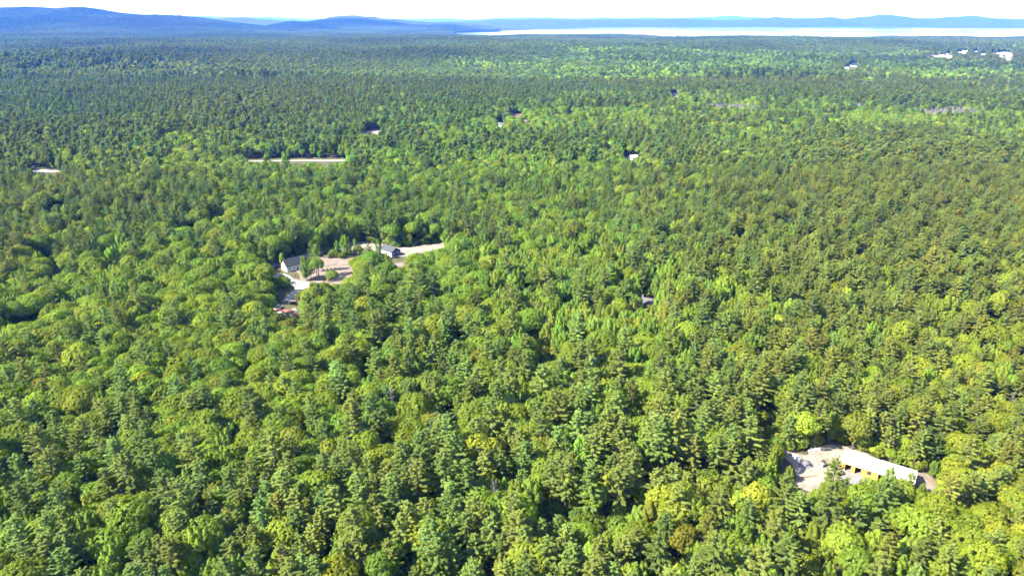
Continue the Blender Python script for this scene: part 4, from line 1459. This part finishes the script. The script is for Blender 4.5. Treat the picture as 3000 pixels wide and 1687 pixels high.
for a_ in [(880, 395, 1000, 'pine', 2), (1000, 640, 1080, 'pine', 5), (700, 730, 1050, 'pine', 1), (1290, 620, 960, 'maple', 1), (1400, 625, 960, 'maple', 2), (1575, 480, 960, 'poplar', 1),
           (1700, 520, 900, 'dead', 1), (1830, 535, 870, 'poplar', 0), (1540, 700, 1000, 'oak', 1), (1230, 760, 1080, 'maple', 4), (1960, 690, 930, 'poplar', 2), (1050, 740, 1000, 'dead', 0),
           (1700, 640, 1000, 'poplar', 3), (1400, 200, 330, 'shrub', 1), (1560, 290, 470, 'oak', 3), (1650, 340, 500, 'maple', 5)]:
    hero_base(K1, *a_)
for a_ in [(880, 105, 480, 'pine', 0), (930, 150, 540, 'pine', 3), (775, 275, 560, 'poplar', 2), (790, 440, 590, 'maple', 0), (850, 310, 590, 'pine', 4), (930, 330, 590, 'oak', 2),
           (800, 330, 580, 'maple', 4), (510, 235, 440, 'poplar', 3), (1280, 10, 300, 'maple', 5), (1185, 85, 290, 'poplar', 1), (1405, 70, 210, 'poplar', 2), (1330, 120, 310, 'poplar', 3),
           (1570, 140, 480, 'pine', 0), (1690, 60, 330, 'poplar', 0), (1640, 235, 530, 'pine', 6), (1440, 300, 520, 'oak', 4), (1560, 330, 600, 'maple', 1), (1780, 250, 460, 'maple', 6),
           (1690, 350, 560, 'oak', 6), (1840, 310, 500, 'pine', 7), (1500, 380, 600, 'maple', 2), (1390, 330, 500, 'oak', 1), (1130, 475, 660, 'oak', 0), (300, 400, 780, 'oak', 3), (120, 470, 820, 'maple', 3)]:
    hero_base(K2, *a_)
for i, (a_x, a_y) in enumerate([(1060, 185), (1150, 215), (1110, 250), (1200, 235), (1250, 250), (1440, 170), (1400, 205), (1480, 190), (1330, 215), (560, 560), (520, 530)]):
    hero([(a_x, a_y)], K2, 3.4, 'shrub', i)
for i, (a_x, a_y) in enumerate([(90, 720), (260, 580), (480, 570), (640, 560)]):
    pass
hx, hy_, hsp, hvar, hs, htint = [], [], [], [], [], []
for px, row, h, s, v, tn in HERO:
    L = KN[s]
    k = L[v % len(L)]
    x_, y_ = gp(px, row, h)
    hx.append(x_); hy_.append(y_); hsp.append(SPECIES.index(s)); hvar.append(v); hs.append(h / k.h)
hx, hy_ = np.array(hx), np.array(hy_)
ht = make_points(hx, hy_, np.random.default_rng(3))
ht.sp = np.array(hsp); ht.var = np.array(hvar); ht.s = np.array(hs); ht.hero = np.ones(len(hx), bool)
ht.tint = tints(ht.sp, hx, hy_, np.random.default_rng(9))
# ordinary trees give way to these
keep = np.ones(len(near.x), bool)
for a, b, s in zip(hx, hy_, ht.sp):
    keep &= (near.x - a) ** 2 + (near.y - b) ** 2 > (2.0 if s in (4, 2) else 3.2) ** 2
near = join(subset(near, keep), ht)

# undergrowth of young trees and shrubs below the canopy
X, Y = scatter(66, NEAR_END, 4.3, half, rngT)
under = make_points(X, Y, rngT)
under.sp = np.where(rngT.random(len(X)) < 0.85, 4, 1)
under.s = np.where(under.sp == 4, rngT.uniform(0.7, 1.9, len(X)), rngT.uniform(0.32, 0.6, len(X)))
under.tint = tints(under.sp, X, Y, rngT)
um = clear_of_views(under, KN, False) & (vnoise(X, Y, 14, 51) > 0.12)
under = subset(under, um)

# ------------------------------------------------------------------ which trees show: paint every crown into an id picture, far to near
W_, H_ = 1024, 575
kk = W_ / 3000.0
h, R, zc, hc = kinds_of(near, KN)
px, row, dep = proj(near.x, near.y, near.z + zc)
rx = 0.92 * R * 2000 / dep * kk
ry = (hc * CP + R * 0.35) * 2000 / dep * kk
cxp, cyp = px * kk, row * kk
ids = np.full((H_, W_), -1, np.int32)
order = np.argsort(-near.y)
for i in order:
    x0, x1 = int(max(0, cxp[i] - rx[i])), int(min(W_, cxp[i] + rx[i] + 1)); y0, y1 = int(max(0, cyp[i] - ry[i])), int(min(H_, cyp[i] + ry[i] + 1))
    if x1 <= x0 or y1 <= y0:
        continue
    yy, xx = np.ogrid[y0:y1, x0:x1]
    q = (yy + 0.5 - cyp[i]) / ry[i]
    wid = np.where(q < 0, 1.0 + (0.55 * q if near.sp[i] == 3 else 0.0 * q), 1.0)
    m = ((xx + 0.5 - cxp[i]) / (rx[i] * np.maximum(wid, 0.2))) ** 2 + q * q < 1
    ids[y0:y1, x0:x1][m] = i
cnt = np.bincount(ids[ids >= 0].ravel(), minlength=len(near.x)).astype(float)
ysum = np.bincount(ids[ids >= 0].ravel(), weights=np.nonzero(ids >= 0)[0], minlength=len(near.x)) / np.maximum(cnt, 1)
xsum = np.bincount(ids[ids >= 0].ravel(), weights=np.nonzero(ids >= 0)[1], minlength=len(near.x)) / np.maximum(cnt, 1)
score = cnt + near.hero * 1e6
single = np.zeros(len(near.x), bool)
for grp in ((0,), (1,), (2,), (3,), (4,), (5,)):
    m = np.isin(near.sp, grp)
    idx = np.nonzero(m & ((cnt > 24) | near.hero))[0]
    idx = idx[np.argsort(-score[idx])][:296]
    single[idx] = True

NAMES = {'oak': ('oak_tree', 'oak tree', 'rounded oaks of the near wood'), 'maple': ('maple_tree', 'maple tree', 'feathery young maples of the near wood'),
         'poplar': ('poplar_tree', 'poplar tree', 'slim poplars of the near wood'), 'pine': ('pine_tree', 'pine tree', 'white pines of the near wood'),
         'shrub': ('shrub', 'shrub', 'shrubs of the clearings'), 'dead': ('bare_tree', 'bare tree', 'bare grey trees of the near wood')}

# labels: look first, then a landmark or a place in the photo, then the order among those most alike
LM = [("the white-roofed workshop", 2560, 1372, 190, 120), ("the cream-white house", 850, 790, 70, 70), ("the navy house", 1145, 735, 75, 55), ("the tiny open shed", 855, 890, 75, 40),
      ("the dirt lot", 985, 800, 90, 70), ("the hidden grey-roofed house", 1898, 882, 110, 70)]
COLS = ["at left edge", "near left edge", "far left", "left", "left of centre", "mid-left", "mid-right", "right of centre", "right", "far right", "near right edge", "at right edge"]
ROWS = [(1600, "along bottom edge"), (1510, "near bottom edge"), (1420, "above bottom edge"), (1320, "in low foreground"), (1220, "in foreground"), (1120, "in upper foreground"),
        (1020, "below the middle"), (930, "at middle depth"), (850, "past middle depth"), (770, "beyond the middle"), (690, "in upper wood"), (0, "highest in wood")]


def look(i):
    r, g, b = near.tint[i]
    q = r / g
    lum = 0.3 * r + 0.6 * g + 0.1 * b
    s = SPECIES[near.sp[i]]
    if s == 'dead':
        return "bare grey tree"
    if q > 0.90:
        c = "brownish"
    elif q > 0.75:
        c = "yellow-green" if lum > 0.15 else "olive"
    elif q < 0.62:
        c = "fresh green" if lum > 0.145 else "deep green"
    else:
        c = "pale green" if lum > 0.175 else ("mid-green" if lum > 0.135 else "dark green")
    hh = h[i]
    nm = {'oak': "round oak", 'maple': "feathery maple", 'poplar': "slim poplar", 'pine': "layered pine", 'shrub': "shrub"}[s]
    big = {'oak': (11, 14.5), 'maple': (12, 15.5), 'poplar': (11, 14.5), 'pine': (16.5, 20.5), 'shrub': (2, 3.2)}[s]
    size = "small " if hh < big[0] else ("tall " if hh > big[1] else "")
    return size + c + " " + nm


def place(i):
    X_, Y_ = xsum[i] / kk, ysum[i] / kk
    if cnt[i] < 1:
        X_, Y_ = px[i], row[i]
    for nm, lx, ly, ax_, ay_ in LM:
        dx, dy = (X_ - lx) / ax_, (Y_ - ly) / ay_
        if dx * dx + dy * dy < 1.9:
            if abs(dx) > abs(dy):
                return ("left of " if dx < 0 else "right of ") + nm
            return ("behind " if dy < 0 else "in front of ") + nm
    c = COLS[int(min(11, max(0, X_ / 250)))]
    for lim, nm in ROWS:
        if Y_ >= lim:
            return c + " " + nm
    return c


ORD = ["first", "second", "third", "fourth", "fifth", "sixth", "seventh", "eighth", "ninth", "tenth"]
groups = {}
sel = np.nonzero(single)[0]
for i in sel:
    groups.setdefault((look(i), place(i)), []).append(i)
LABEL = {}
for (lk, pl), L in groups.items():
    if len(L) == 1:
        LABEL[L[0]] = f"{lk} {pl}"
        continue
    if len(L) == 2:
        a, b = sorted(L, key=lambda i: ysum[i])
        if abs(ysum[a] - ysum[b]) > abs(xsum[a] - xsum[b]):
            LABEL[a] = f"higher of two: {lk} {pl}"; LABEL[b] = f"lower of two: {lk} {pl}"
        else:
            a, b = sorted(L, key=lambda i: xsum[i])
            LABEL[a] = f"left of two: {lk} {pl}"; LABEL[b] = f"right of two: {lk} {pl}"
        continue
    L = sorted(L, key=lambda i: xsum[i])
    for j, i in enumerate(L):
        o_ = "leftmost" if j == 0 else ("rightmost" if j == len(L) - 1 else ORD[min(j, 9)] + " from left")
        LABEL[i] = f"{o_} of {len(L)}: {lk} {pl}"

first = {}
for i in sel:
    s = SPECIES[near.sp[i]]
    L = KN[s]
    vi = int(near.var[i] % len(L))
    k = L[vi]
    nm, cat, grp = NAMES[s]
    if (s, vi) not in first:
        t = bpy.data.objects.new(nm, None); t.empty_display_size = 1.0
        c = bpy.data.objects.new("twigs" if s == 'dead' else "crown", k.crown)
        b = bpy.data.objects.new("stem" if s == 'shrub' else "trunk", k.trunk)
        first[(s, vi)] = (t, c, b)
    else:
        t0, c0, b0_ = first[(s, vi)]
        t, c, b = t0.copy(), c0.copy(), b0_.copy()
    for o in (t, c, b):
        C.objects.link(o)
    c.parent = t; b.parent = t
    t.location = (near.x[i], near.y[i], near.z[i]); t.rotation_euler = (0, 0, near.rot[i]); sx = near.s[i]
    t.scale = (sx, sx, sx)
    c['tint'] = [float(v) for v in near.tint[i]]
    tag(t, LABEL[i], cat, grp)

# ------------------------------------------------------------------ the rest of the wood: instances on points
def protos(KK, tagn):
    col = bpy.data.collections.new("tree_stock_" + tagn)
    index = {}
    for si, s in enumerate(SPECIES):
        for vi, k in enumerate(KK[s]):
            # crown and trunk joined for the mass of the wood
            index[(si, vi)] = len(index)
            col_o = bpy.data.objects.new(f"stock_{tagn}_{len(index):03d}", join_mesh(k))
            col.objects.link(col_o)
    return col, index


def join_mesh(k):
    import bmesh
    bm = bmesh.new()
    bm.from_mesh(k.crown)
    ncf = len(bm.faces)
    bm.from_mesh(k.trunk)
    bm.faces.ensure_lookup_table()
    lay = bm.faces.layers.float_color.get("leaf")
    for f in bm.faces[ncf:]:
        f.material_index = 1
        if lay is not None:
            f[lay] = (1, 1, 1, 1)
    for f in bm.faces[:ncf]:
        f.material_index = 0
    me = bpy.data.meshes.new("stock"); bm.to_mesh(me); bm.free()
    me.materials.append(k.crown.materials[0]); me.materials.append(k.trunk.materials[0])
    return me


def instance_object(name, t, idx, col, label, scale=None):
    n = len(t.x)
    me = bpy.data.meshes.new(name)
    me.vertices.add(n)
    me.vertices.foreach_set("co", np.stack([t.x, t.y, t.z], 1).astype(np.float32).ravel())
    a = me.attributes.new("rz", 'FLOAT', 'POINT'); a.data.foreach_set("value", t.rot.astype(np.float32))
    a = me.attributes.new("sc", 'FLOAT_VECTOR', 'POINT'); tall = t.tall if hasattr(t, 'tall') else 1.0
    a.data.foreach_set("vector", np.stack([t.s, t.s, t.s * tall], 1).astype(np.float32).ravel())
    a = me.attributes.new("pick", 'INT', 'POINT'); a.data.foreach_set("value", idx.astype(np.int32))
    a = me.attributes.new("tint", 'FLOAT_COLOR', 'POINT')
    rgba = np.ones((n, 4), np.float32); rgba[:, :3] = t.tint
    a.data.foreach_set("color", rgba.ravel())
    o = bpy.data.objects.new(name, me); C.objects.link(o)
    ng = bpy.data.node_groups.new(name + "_spread", 'GeometryNodeTree')
    ng.interface.new_socket("Geometry", in_out='INPUT', socket_type='NodeSocketGeometry')
    ng.interface.new_socket("Geometry", in_out='OUTPUT', socket_type='NodeSocketGeometry')
    N, L = ng.nodes, ng.links
    gi = N.new("NodeGroupInput"); go = N.new("NodeGroupOutput")
    ci = N.new("GeometryNodeCollectionInfo"); ci.inputs["Collection"].default_value = col
    ci.inputs["Separate Children"].default_value = True; ci.inputs["Reset Children"].default_value = True
    ip = N.new("GeometryNodeInstanceOnPoints"); ip.inputs["Pick Instance"].default_value = True

    def named(nm, dt):
        q = N.new("GeometryNodeInputNamedAttribute"); q.data_type = dt; q.inputs["Name"].default_value = nm
        return q.outputs["Attribute"]
    cx_ = N.new("ShaderNodeCombineXYZ"); L.new(named("rz", 'FLOAT'), cx_.inputs[2])
    L.new(gi.outputs[0], ip.inputs["Points"]); L.new(ci.outputs[0], ip.inputs["Instance"])
    L.new(named("pick", 'INT'), ip.inputs["Instance Index"])
    L.new(cx_.outputs[0], ip.inputs["Rotation"])
    L.new(named("sc", 'FLOAT_VECTOR'), ip.inputs["Scale"])
    L.new(ip.outputs[0], go.inputs[0])
    md = o.modifiers.new("spread", 'NODES'); md.node_group = ng
    o['kind'] = 'stuff'; o['label'] = label
    return o


colN, idxN = protos(KN, "near")
rest = join(subset(near, ~single), under)
pick = np.array([idxN[(int(s), int(v % len(KN[SPECIES[s]])))] for s, v in zip(rest.sp, rest.var)])
instance_object("forest", rest, pick, colN, "dense mixed wood of green broadleaves and pines behind the nearest trees")
colF, idxF = protos(KF, "mid")


# ---- far wood: patches of 60 m with some eighty trees each, single trees where an open place must stay visible
LOD_K = 3.9
KP = {s: [make_kind(s, 100 * si + i, LOD_K) for i in range(3)] for si, s in enumerate(['oak', 'maple', 'poplar', 'pine'])}
PS = 60.0


def patch_mesh(seed, pine):
    rng = np.random.default_rng(seed)
    Vs, Cs, Ms = [], [], []
    sp_m = 5.9
    m = int(PS / sp_m)
    for i in range(m):
        for j in range(m):
            x_ = -PS / 2 + (i + 0.5 + rng.uniform(-0.45, 0.45)) * PS / m; y_ = -PS / 2 + (j + 0.5 + rng.uniform(-0.45, 0.45)) * PS / m
            s = 'pine' if rng.random() < pine else ('maple' if rng.random() < 0.5 else 'oak')
            k = KP[s][int(rng.integers(0, 3))]
            me = k.crown
            co = np.empty(len(me.vertices) * 3, np.float32); me.vertices.foreach_get("co", co); co = co.reshape(-1, 3)
            a = rng.uniform(0, 6.28); sc_k = np.clip(rng.normal(1.0, 0.17), 0.6, 1.4)
            ca_, sa_ = math.cos(a), math.sin(a)
            q = np.stack([co[:, 0] * ca_ - co[:, 1] * sa_ + 0, co[:, 0] * sa_ + co[:, 1] * ca_, co[:, 2]], 1) * sc_k
            q += np.array([x_, y_, 0])
            lf = np.empty(len(me.polygons) * 4, np.float32); me.attributes["leaf"].data.foreach_get("color", lf)
            lf = lf.reshape(-1, 4)[:, :3]
            tn = np.array(TINT[s]) * np.exp(rng.normal(0, 0.18)) * np.array([1 + rng.normal(0, 0.10), 1, 1])
            Vs.append(q); Cs.append(lf * tn * 10.0); Ms.append(np.full(len(lf), 1 if s == 'pine' else 0))
    V = np.concatenate(Vs); c = np.concatenate(Cs)
    return mesh_np("stock_patch", V, np.arange(len(V)).reshape(-1, 4), [M['leaf'], M['needle']], leaf=c, mat_idx=np.concatenate(Ms))


colP = bpy.data.collections.new("tree_stock_patch")
PL = [0.08, 0.3, 0.55, 0.75, 0.95]
NPV = 2
for i, p in enumerate(PL):
    for j in range(NPV):
        o = bpy.data.objects.new(f"stock_patch_{i * NPV + j:03d}", patch_mesh(500 + i * 10 + j, p)); colP.objects.link(o)
rngP = np.random.default_rng(21)
gx = np.arange(-9000, 9000, PS)
gy = np.arange(SINGLE_END - PS, FAR_END, PS)
GX, GY = [a.ravel() for a in np.meshgrid(gx, gy)]
# the single trees end on the patch grid
first_row = gy.min() - PS / 2
mid = subset(mid, mid.y < first_row + 2)
m = (np.abs(GX) < 0.80 * GY + 60)
GX, GY = GX[m], GY[m]
GZ = ground_z(GX, GY)
inl = inpoly(GX, GY, LAKE) | (poly_dist(GX, GY, LAKE) < 26)
GX, GY, GZ = GX[~inl], GY[~inl], GZ[~inl]
open_ = np.zeros(len(GX), bool)
for ox in (-1, 0, 1):
    for oy in (-1, 0, 1):
        for hz_ in (0.0, 19.0):
            a, b, _ = proj(GX + ox * PS * 0.62, GY + oy * PS * 0.62, GZ + hz_)
            for x0, x1, y0, y1, P in BOX:
                mm = (a > x0 - 3) & (a < x1 + 3) & (b > y0 - 2) & (b < y1 + 2)
                open_ |= mm
ex, ey = [], []
for a, b in zip(GX[open_], GY[open_]):
    q = int(PS / 5.8)
    u = (np.arange(q) + 0.5) / q - 0.5
    A, B = np.meshgrid(u, u)
    ex.append(a + A.ravel() * PS + rngP.uniform(-3, 3, q * q)); ey.append(b + B.ravel() * PS + rngP.uniform(-3, 3, q * q))
if ex:
    extra = make_points(np.concatenate(ex), np.concatenate(ey), rngP)
    extra = subset(extra, clear_of_views(extra, KF))
    mid = join(mid, extra)
pick = np.array([idxF[(int(s), int(v % len(KF[SPECIES[s]])))] for s, v in zip(mid.sp, mid.var)])
instance_object("woodland", mid, pick, colF, "middle-distance wood of mixed green trees up to the far stands")

pt = Trees()
GX, GY, GZ = GX[~open_], GY[~open_], GZ[~open_]
n = len(GX)
pfm, mf, hm = stand_maps(GX, GY)
pfm = np.clip(pfm + 0.25 * (vnoise(GX, GY, 420, 41) - 0.5) * 2 - 0.05, 0, 1)
pt.x, pt.y, pt.z = GX, GY, GZ - 0.3
pt.rot = rngP.integers(0, 4, n) * (math.pi / 2)
pt.s = 0 * GX + 1.0
pt.tall = 0.78 + 0.55 * vnoise(GX, GY, 260, 61) + np.where(vnoise(GX, GY, 130, 62) > 0.7, 0.16, 0.0)
pt.tall = pt.tall * (0.68 + 0.32 * sstep(100, 1500, poly_dist(GX, GY, LAKE)))
bright = 1.2 * np.exp(0.30 * (vnoise(GX, GY, 420, 43) - 0.5) * 2 + rngP.normal(0, 0.05, n))
hue = 0.22 * (vnoise(GX, GY, 600, 12) - 0.5)
bright = bright * (1 - 0.26 * sstep(1500, 2600, np.hypot(GX, GY))) * (1 - 0.25 * sstep(5, 60, hill_z(GX, GY)))      # darker far off and on the hills
mz = np.zeros(n, bool)
for px_, row_, rx_, ry_ in ((2500, 268, 120, 6), (420, 205, 160, 6), (160, 215, 150, 5), (2300, 250, 90, 4), (1150, 160, 90, 3)):
    a, b, _ = proj(GX, GY, GZ + 6.0)
    mz |= ((a - px_) / rx_) ** 2 + ((b - row_) / ry_) ** 2 < 1
pt.tall = np.where(mz, 0.5, pt.tall)
pt.tint = np.stack([0.1 * bright * (1 + hue), 0.1 * bright, 0.1 * bright * (1 - 0.4 * hue)], 1)
pt.tint[mz] = pt.tint[mz] * np.array([1.35, 1.12, 1.9])      # greyish swamp thickets
lv = np.argmin(np.abs(pfm[:, None] + rngP.normal(0, 0.07, (n, 1)) - np.array(PL)[None]), axis=1)
instance_object("distant_woodland", pt, lv * NPV + rngP.integers(0, NPV, n), colP, "far unbroken forest fading to blue toward the lake and hills")

# ------------------------------------------------------------------ the air
mh, nt, out = new_mat("air")
smax = max(HAZE_SIGMA)
pvn = nt.nodes.new("ShaderNodeVolumePrincipled")
pvn.inputs["Color"].default_value = (*[s / smax for s in HAZE_SIGMA], 1)
pvn.inputs["Absorption Color"].default_value = (1, 1, 1, 1)
pvn.inputs["Density"].default_value = smax
pvn.inputs["Anisotropy"].default_value = 0.0
nt.links.new(pvn.outputs[0], out.inputs["Volume"])
haze = MB().box(-37000, 37000, -37000, 37000, -32, 420).build("haze", mh)
haze['kind'] = 'stuff'; haze['label'] = "blue summer haze over the forest"
print("individual trees:", int(single.sum()), {s: int((single & (near.sp == i)).sum()) for i, s in enumerate(SPECIES)}, "near", len(near.x), "mid", len(mid.x), "patches", n)
print('stock triangles', sum(2 * len(k.crown.polygons) + len(k.trunk.polygons) * 2 for K_ in (KN, KF) for L in K_.values() for k in L) + sum(2 * len(o.data.polygons) for o in colP.objects))
